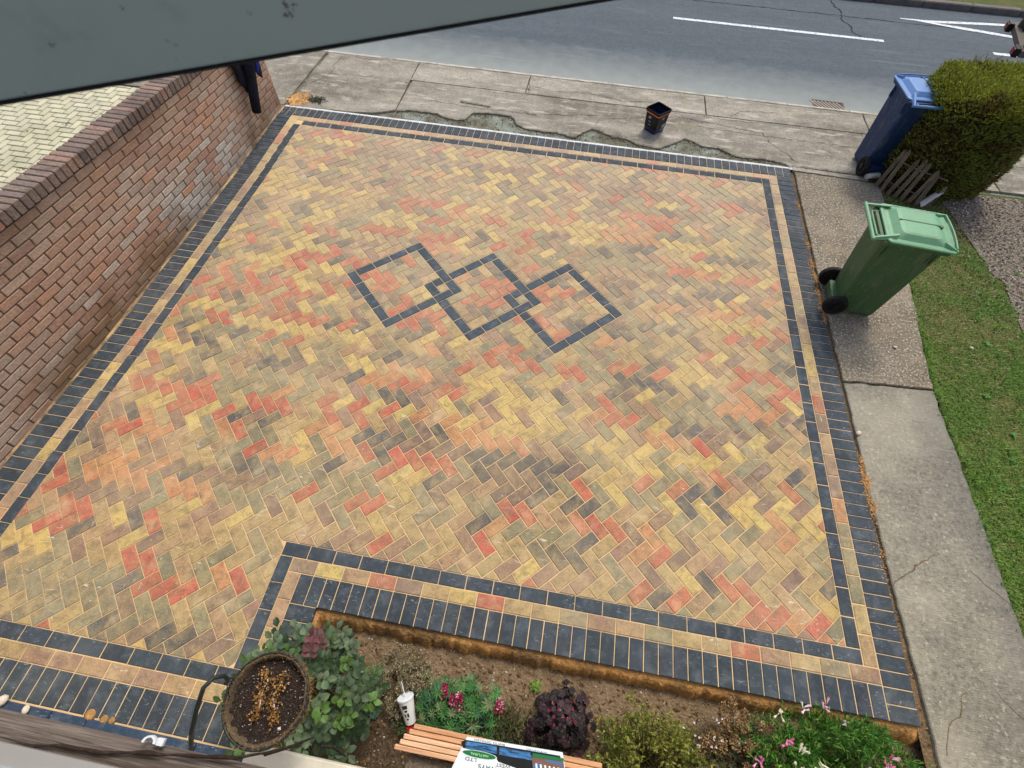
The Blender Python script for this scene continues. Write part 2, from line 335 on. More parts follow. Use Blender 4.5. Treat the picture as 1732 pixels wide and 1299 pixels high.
M_mortar = surf('wall mortar', S(118, 100, 84), [dict(scale=60, lo=.4, hi=.7, col=S(56, 46, 38), fac=.6)], rough=1, bump=(80, .5, .006))
M_render = surf('house render', S(205, 200, 190), [dict(scale=4, lo=.4, hi=.7, col=S(184, 178, 168), fac=.4)], rough=.9)
M_upvc = surf('white window plastic', S(214, 220, 224), [dict(scale=3, lo=.5, hi=.8, col=S(190, 196, 198), fac=.3)], rough=.35, bump=None, spec=.5)
M_sash = surf('grey green sash frame', S(138, 150, 148), [dict(scale=20, lo=.56, hi=.74, col=S(104, 104, 98), fac=.5, mask=(5, .45, .6)), dict(scale=70, lo=.63, hi=.68, col=S(44, 42, 40), fac=.8, mask=(14, .5, .56)), dict(scale=5, lo=.5, hi=.8, col=S(108, 126, 124), fac=.5)], rough=.5, bump=None, spec=.4)
M_seal = surf('black rubber seal', S(14, 14, 15), [], rough=.6, bump=None)
M_glass = bpy.data.materials.new('glass'); M_glass.use_nodes = True
_b = M_glass.node_tree.nodes['Principled BSDF']; _b.inputs['Transmission Weight'].default_value = 1; _b.inputs['Roughness'].default_value = 0.0; _b.inputs['IOR'].default_value = 1.45
M_timber = surf('weathered timber', S(112, 102, 94), [dict(scale=7, lo=.35, hi=.65, col=S(70, 60, 54), fac=.85, st=(.35, 9, 4), det=8), dict(scale=16, lo=.5, hi=.7, col=S(152, 142, 132), fac=.7, st=(.2, 11, 4), det=8), dict(scale=18, lo=.58, hi=.66, col=S(30, 24, 20), fac=.85, st=(.12, 12, 4), det=8, loc=(2, 2, 2))], rough=.95, bump=(14, 1, .01, (.3, 9, 4)))
M_slat = surf('larch slat', 'obj', [dict(scale=9, lo=.4, hi=.65, col=S(166, 104, 62), fac=.6, st=(.4, 9, 6), det=8), dict(scale=24, lo=.55, hi=.7, col=S(226, 184, 134), fac=.5, st=(.4, 9, 6))], rough=.75, bump=(30, .5, .004, (.3, 8, 6)))
M_oldwood = surf('grey fence wood', S(122, 110, 96), [dict(scale=14, lo=.4, hi=.65, col=S(64, 54, 44), fac=.8, st=(6, 6, .5), det=8), dict(scale=40, lo=.6, hi=.7, col=S(150, 138, 122), fac=.5, st=(6, 6, .5))], rough=.95, bump=(30, .7, .005, (6, 6, .5)))
def plastic(name, c, dirt=.25):
    return surf(name, c, [dict(scale=3, lo=.4, hi=.75, col=tuple(k * .82 for k in c[:3]) + (1,), fac=.6), dict(scale=60, lo=.60, hi=.75, col=S(150, 150, 140), fac=dirt, det=3), dict(scale=5, lo=.52, hi=.7, col=S(120, 118, 100), fac=dirt * 1.2, det=8, st=(2, 2, .6)), dict(scale=30, lo=.64, hi=.70, col=S(170, 172, 160), fac=dirt, st=(6, 1, .6), rot=(.3, .2, .5), det=3)], rough=.5, bump=(120, .12, .002), spec=.35)
M_gbody = plastic('green bin plastic', S(56, 90, 56), .35); M_glid = plastic('pale green lid plastic', S(108, 158, 120), .4)  # lid plastic is paler than the body plastic
M_bbody = plastic('blue bin plastic', S(14, 46, 88)); M_blid = plastic('pale blue lid plastic', S(88, 130, 186), .3)
M_tyre = surf('black tyre rubber', S(22, 22, 24), [dict(scale=30, lo=.5, hi=.8, col=S(60, 58, 54), fac=.4)], rough=.8, bump=None)
M_metal = surf('dark metal', S(40, 46, 46), [dict(scale=30, lo=.5, hi=.7, col=S(80, 74, 66), fac=.4)], rough=.45, bump=None, metal=.3)
M_black = surf('black plastic', S(16, 16, 18), [dict(scale=60, lo=.6, hi=.7, col=S(80, 80, 80), fac=.3)], rough=.45, bump=None)

# ------------------------------------------------------------------ ground
def sheet(name, poly, z, mat, label=None, th=0.0):
    m = MB()
    if th: m.prism(poly, z - th, z)
    else: m.face([m.vert((p[0], p[1], z)) for p in poly])
    return tag(m.build(name, mat), kind='structure')
sheet('ground', [(-70, -60), (70, -60), (70, 90), (-70, 90)], -.16, M_lawn)
def rect(x0, x1, y0, y1): return [(x0, y0), (x1, y0), (x1, y1), (x0, y1)]
sheet('road', rect(-60, 60, 7.68, 12.12), -.03, M_road, th=.1)

def _xl(y):
    K = [(-1.2, -6.84), (0.4, -6.81), (1.8, -6.77), (4.4, -6.82), (5.95, -6.90), (6.5, -6.9)]
    if y <= K[0][0]: return K[0][1]
    for (a, b), (c, d) in zip(K, K[1:]):
        if y <= c: return b + (d - b) * (y - a) / (c - a)
    return K[-1][1]

# ------------------------------------------------------------------ block paved driveway
drive = MB()
xs = [(_xl(y), y) for y in (-1.06, -.3, .4, 1.1, 1.8, 3, 4.4, 5.2, 5.945)]
left = [(p[0], p[1]) for p in xs]
drive.prism([(-3.925, -1.06), (-3.925, -.195), (.195, -.195), (.195, 5.945)] + [p for p in reversed(left)], -.12, -.005)
drive = tag(drive.build('driveway', M_jsand), kind='structure')

Z0, JT, CH = -.055, .0050, .0035
def full_mesh(name, l, w_, mat):
    m = MB(); a = [(-l / 2, -w_ / 2), (l / 2, -w_ / 2), (l / 2, w_ / 2), (-l / 2, w_ / 2)]
    m.prism(a, Z0, 0, .005, inset=inset(a, .005)); return m.mesh(name, mat)
ME_PB = full_mesh('paving_block', .2 - JT, .1 - JT, M_block)
ME_DB = full_mesh('edging_block', .2 - JT, .1 - JT, M_dark)

ME_DD = full_mesh('edging_block', .2 - .0045, .1 - .0045, M_dark)
HINTS = [('R',-4.47,3.71,0.49,0.1),('R',-5.61,3.55,0.43,0.09),('R',-5.12,3.19,0.41,0.11),('R',-4.48,2.88,0.29,0.21),('R',-3.98,2.48,0.31,0.11),('R',-5.68,2.64,0.23,0.08),('R',-6.07,2.56,0.23,0.07),('R',-5.86,2.15,0.08,0.08),('R',-4.87,2.31,0.28,0.06),('R',-5.91,1.33,0.4,0.1),('R',-4.72,1.3,0.33,0.09),('R',-5.61,1.2,0.33,0.08),('R',-2.99,3.09,0.32,0.12),('R',-3.26,2.87,0.31,0.1),('R',-2.27,2.15,0.14,0.08),('R',-1.6,2.32,0.28,0.08),('R',-2.9,2.21,0.29,0.06),('R',-1.14,2.58,0.23,0.07),('R',-0.54,2.35,0.33,0.12),('R',-0.78,3.71,0.57,0.08),('R',-3.56,1.7,0.22,0.05),('R',-0.71,1.26,0.26,0.09),('R',-1.49,1.14,0.14,0.07),('R',-3.62,1.04,0.31,0.12),('R',-2.6,0.72,0.13,0.07),('R',-3.82,0.59,0.14,0.06),('R',-5.09,-0.23,0.17,0.05),('R',-5.36,-0.09,0.1,0.06),('R',-1.01,0.43,0.08,0.07),('R',-6.27,0.37,0.15,0.04),('R',-6.35,0.88,0.33,0.05),('R',-6.26,0.06,0.24,0.05),('R',-4.49,4.27,0.3,0.09),('R',-2.37,0.07,0.02,0.02),('O',-5.98,0.89,0.27,0.09),('O',-3.12,1.36,0.31,0.08),('O',-1.77,4.19,0.41,0.09),('O',-0.94,3.16,0.48,0.1),('O',-5.4,0.46,0.3,0.08),('O',-4.65,0.91,0.21,0.07),('O',-4.31,1.08,0.31,0.07),('O',-5.99,0.5,0.2,0.07),('O',-0.69,2.0,0.21,0.08),('O',-0.46,0.96,0.07,0.07),('D',-5.03,1.15,0.19,0.11),('D',-2.87,1.13,0.25,0.11),('D',-2.24,0.88,0.18,0.11),('D',-5.76,3.9,0.19,0.09),('D',-5.87,1.78,0.21,0.07),('D',-3.84,1.11,0.2,0.1),('D',-0.87,5.65,0.61,0.11),('D',-1.32,2.13,0.3,0.07),('D',-4.33,0.89,0.14,0.08),('D',-1.15,1.08,0.21,0.1),('D',-6.06,1.02,0.08,0.05),('D',-2.08,2.7,0.3,0.07),('D',-3.93,2.34,0.24,0.07),('D',-0.63,4.02,0.33,0.08),('D',-6.4,4.83,0.33,0.13),('D',-0.29,2.6,0.14,0.07),('Y',-5.42,3.34,0.35,0.08),('Y',-5.45,2.16,0.43,0.09),('Y',-5.02,2.69,0.25,0.08),('Y',-2.88,1.47,0.32,0.1),('Y',-1.79,1.38,0.4,0.07),('Y',-2.65,1.69,0.27,0.06),('Y',-1.65,1.94,0.13,0.08),('Y',-1.18,1.44,0.15,0.05),('Y',-3.52,0.9,0.15,0.09),('Y',-4.25,1.84,0.14,0.09),('Y',-2.96,1.89,0.33,0.08),('Y',-6.09,5.27,0.34,0.11),('Y',-3.59,4.94,0.46,0.12),('Y',-5.96,4.2,0.46,0.12),('Y',-2.33,4.28,0.35,0.08),('Y',-0.34,2.25,0.1,0.06),('Y',-6.23,1.67,0.23,0.07),('Y',-1.21,0.69,0.22,0.06),('Y',-0.55,1.04,0.18,0.06),('Y',-4.04,4.25,0.58,0.09),('Y',-1.09,4.12,0.4,0.08),('Y',-6.19,-0.07,0.19,0.07),('P',-5.16,5.2,0.49,0.24),('P',-3.94,5.12,0.63,0.13),('P',-2.78,5.12,0.61,0.15),('P',-1.64,4.99,0.73,0.18),('P',-0.56,4.76,0.42,0.17),('P',-3.4,1.2,0.21,0.07),('P',-5.8,0.28,0.25,0.05),('P',-1.58,0.76,0.28,0.09),('P',-2.69,0.95,0.2,0.1),('P',-5.17,0.6,0.25,0.08),('P',-0.68,0.65,0.18,0.09),('G',-1.6,2.57,0.29,0.1),('G',-1.95,3.66,0.39,0.09),('G',-5.88,-0.35,0.27,0.09),('G',-4.15,0.68,0.3,0.08),('G',-2.09,1.38,0.2,0.06),('G',-4.37,2.56,0.25,0.08),('G',-5.27,1.52,0.34,0.07),('G',-0.59,4.43,0.27,0.08),('G',-2.55,2.17,0.23,0.07),('G',-1.93,2.15,0.22,0.07),('G',-4.63,1.91,0.29,0.07),('G',-1.17,1.91,0.26,0.06)]
SQ2 = math.sqrt(2)
def pick(x, y):
    for k, hx, hy, rx, ry in HINTS:
        d = ((x - hx) / max(rx * 1.25, .15)) ** 2 + ((y - hy) / max(ry * .8, .10)) ** 2
        if d < 1.0 and random.random() < .70: return k
    n = fbm(x * .8 + 11, y * 2.3) ; r = random.random() + n * .35
    if fbm(x * .42 + 3, y * 3.3 + 40) > .22 and random.random() < .34: return random.choice('RROQ')
    if fbm(x * .45 + 31, y * 3.3 + 4) > .24 and random.random() < .30: return 'Y'
    if fbm(x * .45 + 71, y * 3.3 + 9) > .24 and random.random() < .42: return random.choice('DPG')
    if r < .05: return 'D'
    if r < .14: return 'P'
    if r < .36: return 'G'
    if r < .62: return 'B'
    if r < .76: return 'T'
    if r < .86: return 'Q'
    if r < .93: return 'Y'
    if r < .965: return 'O'
    return 'R'
def bcolor(k):
    c = PAL[k]; o = PAL['B']; t = random.uniform(0, .25) if k not in 'KD' else random.uniform(0, .12)
    return jit(tuple(c[i] * (1 - t) + o[i] * t for i in range(3)), .08)

# lattice of 0.1 m cells turned 45 degrees; reference corner on the near border
U0, V0 = -1.3435, 1.6263
def uv2xy(u, v): return ((u - v) / SQ2, (u + v) / SQ2)
band = {}
for k in range(3):       # three interlocking squares, 0.9 m across
    cu, cv = -.8935 + .6 * k, 5.0763 - .6 * k
    iu = round((cu - .45 - U0) / .1); iv = round((cv - .45 - V0) / .1)
    for a in range(9):
        for (i, j, horiz) in ((iu + a, iv, 1), (iu + a, iv + 8, 1), (iu, iv + a, 0), (iu + 8, iv + a, 0)):
            band.setdefault((i, j), (k, horiz))
blocks = []      # (kind, poly or None, centre, angle, colour key)
def add_cells(i, j, horiz):
    cells = [(i, j), (i + 1, j)] if horiz else [(i, j), (i, j + 1)]
    free = [c for c in cells if c not in band]
    if not free: return
    u0, v0 = U0 + free[0][0] * .1, V0 + free[0][1] * .1
    u1, v1 = U0 + (free[-1][0] + 1) * .1, V0 + (free[-1][1] + 1) * .1
    poly = [uv2xy(u0, v0), uv2xy(u1, v0), uv2xy(u1, v1), uv2xy(u0, v1)]
    cx = sum(p[0] for p in poly) / 4; cy = sum(p[1] for p in poly) / 4
    L_ = _xl(cy) + .4
    if cx < L_ - .15 or cx > 0 or cy < -.85 or cy > 5.7: return
    if cx > -4.32 + .15 and cy < .05: return
    A = cliprect(poly, L_, -.2, .2, 5.55); B = cliprect(poly, L_, -4.32, -.64, 5.55)
    P = A if area(A) > area(B) + 1e-6 else B
    ar = area(P)
    if ar < .0006: return
    is_full = len(free) == 2 and ar > .01995
    blocks.append((None if is_full else P, (cx, cy), R(45) if horiz else R(135), pick(cx, cy)))
for i in range(-70, 110):
    for j in range(-90, 90):
        t = (i + j) % 4
        if t == 0: add_cells(i, j, 1)
        elif t == 2: add_cells(i, j, 0)
def camd(x, y): return (Vector((x, y, 0)) - CP).length
blocks.sort(key=lambda b: (b[0] is not None and area(b[0]) < .006, camd(*b[1])))
def put_blocks(lst, name, me, mat, mat_s, parent, limit=300, z=0, JT=JT):
    rest = MB(); n = 0
    for P, c, ang, cl in lst:
        dz = random.uniform(-.0012, .0012)
        if n < limit:
            if P is None: o = inst(name, me, parent, Matrix.Translation((c[0], c[1], z + dz)) @ Matrix.Rotation(ang, 4, 'Z') @ Matrix.Rotation(random.uniform(-.004, .004), 4, 'X') @ Matrix.Rotation(random.uniform(-.003, .003), 4, 'Y'), cl)
            else:
                q = inset(P, JT / 2); qi = inset(q, .0035) if q else []
                if len(q) < 3: continue
                ok = len(qi) == len(q); m = MB(); m.prism([(a[0] - c[0], a[1] - c[1]) for a in q], Z0, 0, CH if ok else 0, inset=[(a[0] - c[0], a[1] - c[1]) for a in qi] if ok else None)
                o = inst(name, m.mesh(name, mat), parent, Matrix.Translation((c[0], c[1], z + dz)), cl)
            n += 1
        else:
            if P is None:
                ca, sa = math.cos(ang), math.sin(ang)
                P = [(c[0] + x * ca - y * sa, c[1] + x * sa + y * ca) for x, y in ((-.1, -.05), (.1, -.05), (.1, .05), (-.1, .05))]
            q = inset(P, JT / 2); qi = inset(q, .0035) if q else []
            if len(q) < 3: continue
            ok = len(qi) == len(q); rest.cc = cl; rest.prism(q, Z0, z + dz, CH if ok else 0, inset=qi)
    if rest.v:
        o = rest.build(name, mat_s, parent, tint=True); o['kind'] = 'stuff'
put_blocks([(P, c, a, bcolor(k)) for P, c, a, k in blocks], 'paving_block', ME_PB, M_block, M_block_s, drive)

# edging: soldiers (200 deep), coloured stretcher band, charcoal stretcher band
def RP(x0, x1, y0, y1): return [(x0, y0), (x1, y0), (x1, y1), (x0, y1)]
sold, bandb, dark = [], [], []
def add_block(lst, x0, x1, y0, y1, c):
    lx, ly = x1 - x0, y1 - y0; ctr = ((x0 + x1) / 2, (y0 + y1) / 2)
    if abs(lx - .2) < .006 and abs(ly - .1) < .003: lst.append((None, ctr, 0, c))
    elif abs(lx - .1) < .003 and abs(ly - .2) < .006: lst.append((None, ctr, R(90), c))
    elif lx > .02 and ly > .02: lst.append((RP(x0, x1, y0, y1), ctr, 0, c))
def run(lst, axis, a0, a1, b0, b1, step, colf, left_edge=False):
    """blocks along axis 'x' or 'y' from a0 to a1, spanning b0..b1 the other way"""
    n = 0; a = a0; sgn = 1 if a1 > a0 else -1; step = abs(a1 - a0) / max(1, round(abs(a1 - a0) / step))
    while (a1 - a) * sgn > .025:
        e = a + step * sgn
        if (a1 - e) * sgn < 0: e = a1
        lo, hi = min(a, e), max(a, e); off = (_xl((lo + hi) / 2) if left_edge else 0)
        if axis == 'x': add_block(lst, lo, hi, b0, b1, colf((lo + hi) / 2, (b0 + b1) / 2))
        else: add_block(lst, b0 + off, b1 + off, lo, hi, colf((b0 + b1) / 2, (lo + hi) / 2))
        a = e; n += 1
kd = lambda x, y: jit(PAL['K'], .10)
kb = lambda x, y: bcolor(random.choices('BTQYRGPO', (22, 22, 24, 10, 5, 6, 6, 5))[0])
# near border and notch
run(dark, 'x', -.1, -4.32, .1, .2, .2, kd); run(bandb, 'x', 0, -4.22, 0, .1, .2, kb); run(sold, 'x', 0, -4.12, -.2, 0, .1, kd)
# right border
run(dark, 'y', .2, 5.65, -.2, -.1, .2, kd); run(bandb, 'y', .1, 5.75, -.1, 0, .2, kb); run(sold, 'y', -.2, 5.75, 0, .2, .1, kd)
# far border
run(dark, 'x', -.2, -6.47, 5.55, 5.65, .2, kd); run(bandb, 'x', -.1, -6.58, 5.65, 5.75, .2, kb); run(sold, 'x', .2, -6.88, 5.75, 5.95, .1, kd)
# left border
run(dark, 'y', 5.55, -.64, .3, .4, .2, kd, True); run(bandb, 'y', 5.65, -.74, .2, .3, .2, kb, True); run(sold, 'y', 5.75, -1.04, 0, .2, .1, kd, True)
# notch side and the strip by the house
run(dark, 'y', .1, -.64, -4.32, -4.22, .2, kd); run(bandb, 'y', 0, -.74, -4.22, -4.12, .2, kb); run(sold, 'y', -.2, -.84, -4.12, -3.92, .1, kd)
run(dark, 'x', -4.22, -6.42, -.74, -.64, .2, kd); run(bandb, 'x', -4.12, -6.53, -.84, -.74, .2, kb); run(sold, 'x', -3.92, -6.63, -1.04, -.84, .1, kd)
for lst in (sold, bandb, dark): lst.sort(key=lambda b: camd(*b[1]))
put_blocks(sold, 'edging_block', ME_DD, M_dark, M_dark_s, drive, JT=.0045)
put_blocks(dark, 'border_block', ME_DD, M_dark, M_dark_s, drive, JT=.0045)
put_blocks(bandb, 'band_block', ME_PB, M_block, M_block_s, drive)
sq = []
for k in range(3):
    cu, cv = -.8935 + .6 * k, 5.0763 - .6 * k
    iu = round((cu - .45 - U0) / .1); iv = round((cv - .45 - V0) / .1)
    sides = ([(iu + a, iv) for a in range(8)], [(iu + 8, iv + a) for a in range(8)], [(iu + 8 - a, iv + 8) for a in range(8)], [(iu, iv + 8 - a) for a in range(8)])
    for sd_ in sides:
        for a in range(0, 8, 2):
            cells = [c for c in sd_[a:a + 2] if band[c][0] == k]
            if not cells: continue
            u0 = U0 + min(c[0] for c in cells) * .1; v0 = V0 + min(c[1] for c in cells) * .1
            u1 = U0 + max(c[0] for c in cells) * .1 + .1; v1 = V0 + max(c[1] for c in cells) * .1 + .1
            P = [uv2xy(u0, v0), uv2xy(u1, v0), uv2xy(u1, v1), uv2xy(u0, v1)]
            ctr = (sum(p[0] for p in P) / 4, sum(p[1] for p in P) / 4)
            sq.append((P if len(cells) == 1 else None, ctr, R(45) if u1 - u0 > v1 - v0 else R(135), jit(S(64, 74, 82), .08)))
put_blocks(sq, 'square_block', ME_DB, M_dark, M_dark_s, drive)
# sand and mortar along the paving edges
m = MB()
pts = [(-3.93, -.20), (.2, -.20)]
n = 420
for k in range(n + 1):       # orange sand bank falling from the last course to the soil
    x = -3.93 + (4.13) * k / n; wv = .085 + .04 * fbm(x * 3, 1) + .022 * fbm(x * 14, 4) + .012 * fbm(x * 50, 7)
    for q, z in ((-.195, -.028), (-.215, -.032 + .004 * fbm(x * 30, 2)), (-.205 - wv * .55, -.058 + .03 * fbm(x * 20, 3)), (-.2 - wv, -.15)):
        m.vert((x, q, z))
for k in range(n):
    for r in range(3): a = k * 4 + r; m.face((a, a + 1, a + 5, a + 4))
tag(m.build('sand_bank', M_osand, smooth=True), kind='structure')
m = MB()
for k in range(31):
    y = -.2 - .9 * k / 30; wv = .05 + .02 * fbm(y * 4, 8)
    for q, z in ((-3.925, -.03), (-3.915 + wv * .4, -.045), (-3.92 + wv, -.15)): m.vert((q, y, z))
for k in range(30):
    for r in range(2): a = k * 3 + r; m.face((a, a + 3, a + 4, a + 1))
tag(m.build('sand_bank', M_osand), kind='structure')
m = MB(); n = 90         # white mortar haunch along the far edge
for k in range(n + 1):
    x = -6.88 + 7.3 * k / n; e = 5.985 + .01 * fbm(x * 5, 2)
    for q, z in ((5.935, -.004), (5.952, -.001), (e, -.003), (e + .01, -.04)): m.vert((x, q, z))
for k in range(n):
    for r in range(3): a = k * 4 + r; m.face((a, a + 4, a + 5, a + 1))
M_haunch = surf('pale mortar haunch', S(206, 208, 206), [dict(scale=12, lo=.5, hi=.7, col=S(150, 146, 132), fac=.7)], rough=1)
tag(m.build('mortar_haunch', M_haunch), kind='structure')
m = MB()         # dirt filled gap between driveway and concrete path, and the sand along the wall foot
m.face([m.vert(p) for p in ((.19, -1.5, -.035), (.33, -1.5, -.035), (.36, 6.0, -.035), (.19, 6.0, -.035))])
tag(m.build('dirt_gap', M_dirt), kind='structure')
m = MB(); ys = [-1.1 + k * .05 for k in range(142)]
for y in ys:
    x = _xl(y); wv = max(.002, -.002 + .03 * fbm(y * 2.2, 5) + .02 * fbm(y * 9, 5)); m.vert((x - .035, y, .012 + wv * .6)); m.vert((x + .002, y, .001 + wv * .25)); m.vert((x + wv, y, -.006))
for k in range(len(ys) - 1):
    for r in range(2): a = k * 3 + r; m.face((a, a + 1, a + 4, a + 3))
tag(m.build('wall_foot_sand', surf('wall foot sand and dirt', S(196, 164, 120), [dict(scale=2.5, lo=.4, hi=.55, col=S(104, 88, 68), fac=.9, det=8)], rough=1), smooth=True), kind='structure')
m = MB()        # spilled sand grains on the right edge
for cx, cy, r, n_ in ((.2, 5.16, .05, 160), (.235, 1.52, .13, 900), (.24, 1.30, .12, 600), (.235, 1.7, .08, 260), (.19, 4.12, .10, 260), (.195, 3.9, .10, 260), (.2, 3.68, .10, 300), (.2, 3.46, .12, 360), (.19, 3.3, .06, 120), (.2, 4.45, .1, 160), (.22, .9, .2, 160)):
    for _ in range(n_):
        x = cx + random.gauss(0, r * .22); y = cy + random.gauss(0, r * .5); k = max(0, 1 - abs(y - cy) / r)
        m.rock((x, y, (-.012 if x > .2 else .001) + .012 * k * random.random()), random.uniform(.002, .007), jit(random.choice([S(214, 164, 100), S(196, 146, 84), S(228, 186, 128), S(150, 112, 70)]), .08))
tag(m.build('spilled_sand', M_stone, tint=True), 'spilled orange sand grains along the right hand edge of the paving', 'sand', kind='stuff')
# (footpath)
# ------------------------------------------------------------------ footpath (broken slabs), kerb, road markings
sheet('footpath_subbase', rect(-60, 60, 5.955, 7.69), -.032, M_conc2)
foot = empty('footpath', kind='structure')
def rough_edge(pts, amp=.012, step=.05, seed=0):
    out = []
    for (a, b), (c, d) in zip(pts, pts[1:]):
        l = math.hypot(c - a, d - b); n = max(1, int(l / step))
        for k in range(n):
            t = k / n; x, y = a + (c - a) * t, b + (d - b) * t
            out.append((x + amp * fbm(x * 9 + seed, y * 9), y + amp * fbm(x * 9, y * 9 + 50 + seed)))
    out.append(pts[-1]); return out
EDGE = [(-5.3, 6.2), (-5.1, 6.25), (-4.72, 6.26), (-4.6, 6.18), (-4.39, 6.15), (-4.28, 6.2), (-4.22, 6.38), (-4.0, 6.43), (-3.7, 6.42), (-3.60, 6.36), (-3.56, 6.22), (-3.41, 6.15), (-3.19, 6.13), (-2.97, 6.14), (-2.7, 6.07), (-2.62, 6.2), (-2.48, 6.34), (-2.34, 6.3), (-2.19, 6.21), (-2.01, 6.2), (-1.81, 6.09), (-1.55, 6.06), (-1.31, 6.24), (-1.18, 6.39), (-1.1, 6.35), (-.93, 6.25), (-.71, 6.25), (-.56, 6.14), (-.41, 6.09), (-.13, 6.12), (.1, 6.09), (.25, 6.0)]
def slab(poly, z=-.004, tilt=0, plain=False):
    m = MB(); poly = list(poly)
    if plain:
        m.prism(poly, -.05, z); o = m.build('concrete_slab', M_conc, foot); o.color = jit(random.choice([S(150, 145, 132), S(142, 138, 124)]), .03); return o
    cx = sum(p[0] for p in poly) / len(poly); cy = sum(p[1] for p in poly) / len(poly)
    m.prism(poly, -.05, z, .006, inset=[(x + (cx - x) * .006 / max(.05, math.hypot(cx - x, cy - y)), y + (cy - y) * .006 / max(.05, math.hypot(cx - x, cy - y))) for x, y in poly])
    o = m.build('concrete_slab', M_conc, foot); o.color = jit(random.choice([S(150, 145, 132), S(138, 134, 122), S(158, 152, 138)]), .03); return o
def split(a, b): return [p for p in EDGE if a < p[0] < b]
def yedge(x):
    for (a, b), (c, d) in zip(EDGE, EDGE[1:]):
        if a <= x <= c: return b + (d - b) * (x - a) / (c - a)
    return 6.0
cuts = [(-5.31, 0), (1.36, 0)]
for (a, da), (b, db) in zip(cuts, cuts[1:]):
    m = MB(); n_ = int((b - a) / .02); prev = None
    for k in range(n_ + 1):
        u = k / n_; xb = a + .003 + (b - a - .006) * u; xt = a + da + .003 + (b + db - a - da - .006) * u
        yl = (yedge(max(xb, -5.29)) if xb < .24 else 6.03) + .018 * fbm(xb * 11, 2) + .012 * fbm(xb * 34, 9); z = -.004
        c = [m.vert(p) for p in ((xb, yl + .004, -.035), (xb, yl, -.012), (xb + (xt - xb) * .1, yl + .02, z), (xt, 7.05 + .003 * fbm(xt * 6, 1), z), (xt, 7.056, -.03))]
        if prev:
            for r in range(4): m.face((prev[r], c[r], c[r + 1], prev[r + 1]))
        prev = c
    o = m.build('concrete_slab', M_conc, foot); o.color = jit(random.choice([S(150, 145, 132), S(138, 134, 122), S(156, 150, 136)]), .03)
slab(rough_edge([(-6.84, 5.99), (-5.9, 6.02), (-5.6, 6.06), (-5.32, 6.2), (-5.37, 7.62), (-6.86, 7.62), (-6.84, 5.99)], .008, .08)[:-1], -.004, plain=True)
slab([(-9.2, 5.99), (-6.92, 5.99), (-6.92, 7.66), (-9.2, 7.66)]); slab([(-12.5, 5.99), (-9.21, 5.99), (-9.21, 7.66), (-12.5, 7.66)])
for a, b in ((-5.35, -3.56), (-3.55, -.85), (-.84, 1.5), (1.51, 3.3), (3.31, 5.1), (5.11, 7)):
    slab(rough_edge([(a, 7.075), (b - .006, 7.07), (b - .006, 7.5), (b, 7.62), (a, 7.625), (a, 7.075)], .006, .1, a)[:-1], -.005 - random.random() * .002)
for a, b in ((1.37, 2.9), (2.91, 4.9), (4.91, 7.5)):
    slab(rough_edge([(a, 6.03), (b - .006, 6.03), (b - .01, 6.66), (a, 6.67), (a, 6.03)], .006, .1, a)[:-1], -.005); slab(rough_edge([(a, 6.682), (b - .006, 6.68), (b - .01, 7.06), (a, 7.06), (a, 6.682)], .006, .1, a)[:-1], -.008)
m = MB()      # jagged crack lines, filled with dirt
def crack(pts, w_=.008, z=.0005, seed=0):
    P = rough_edge(pts, .035, .035, seed); prev = None
    for k, (x, y) in enumerate(P):
        a, b = P[max(0, k - 1)], P[min(len(P) - 1, k + 1)]; d = math.hypot(b[0] - a[0], b[1] - a[1]) or 1
        ww = w_ * (.4 + abs(fbm(x * 8, y * 8 + seed)) * 1.6); nx, ny = -(b[1] - a[1]) / d * ww / 2, (b[0] - a[0]) / d * ww / 2
        c = (m.vert((x + nx, y + ny, z)), m.vert((x - nx, y - ny, z)))
        if prev: m.face((prev[1], c[1], c[0], prev[0]))
        prev = c
for pts in ([(-3.55, 7.5), (-3.5, 7.3), (-3.52, 7.07)], [(-3.5, 7.3), (-3.1, 7.22), (-2.6, 7.3)], [(-2.6, 7.3), (-2.1, 7.18), (-1.6, 7.25)], [(-2.43, 6.7), (-2.9, 6.6), (-3.4, 6.52)], [(-1.9, 6.75), (-1.2, 6.9), (-.6, 6.82), (-.07, 6.75), (.0, 6.54), (.2, 6.29), (.35, 6.1)], [(-1.0, 6.74), (-.3, 6.68), (.5, 6.67), (1.35, 6.66)], [(-6.85, 6.5), (-6.6, 6.9), (-6.62, 7.5)],
            [(-.5, 7.1), (-.3, 7.3), (.2, 7.35)], [(-3.5, 7.07), (-2.5, 7.04), (-1.4, 7.06)], [(-4.9, 6.55), (-4.3, 6.5), (-3.8, 6.52), (-3.3, 6.5)], [(-1.0, 7.02), (-.6, 6.98), (.1, 7.03)], [(-2.44, 6.4), (-2.4, 6.6), (-1.9, 6.75)]):
    crack(pts, .007)
o = m.build('crack_dirt', M_tar, foot); o['kind'] = 'stuff'
sheet('kerb_joint', rect(-60, 60, 7.6, 7.66), -.022, M_dirt)
kerb = empty('near_kerb', kind='structure'); x = -12.4
while x < 9:
    m = MB(); m.cbox((x + .455, 7.672, -.04), (.903, .056, .064), ch=.006); m.build('kerb_stone', M_gut, kerb); x += .915
kerb = empty('far_kerb', kind='structure'); x = -9.2
while x < 13:
    m = MB(); m.cbox((x + .455, 12.2, -.03), (.9, .14, .21), ch=.016); o = m.build('kerb_stone', M_kerb, kerb); x += .915
sheet('verge', rect(-60, 60, 12.272, 40), .045, M_lawn)
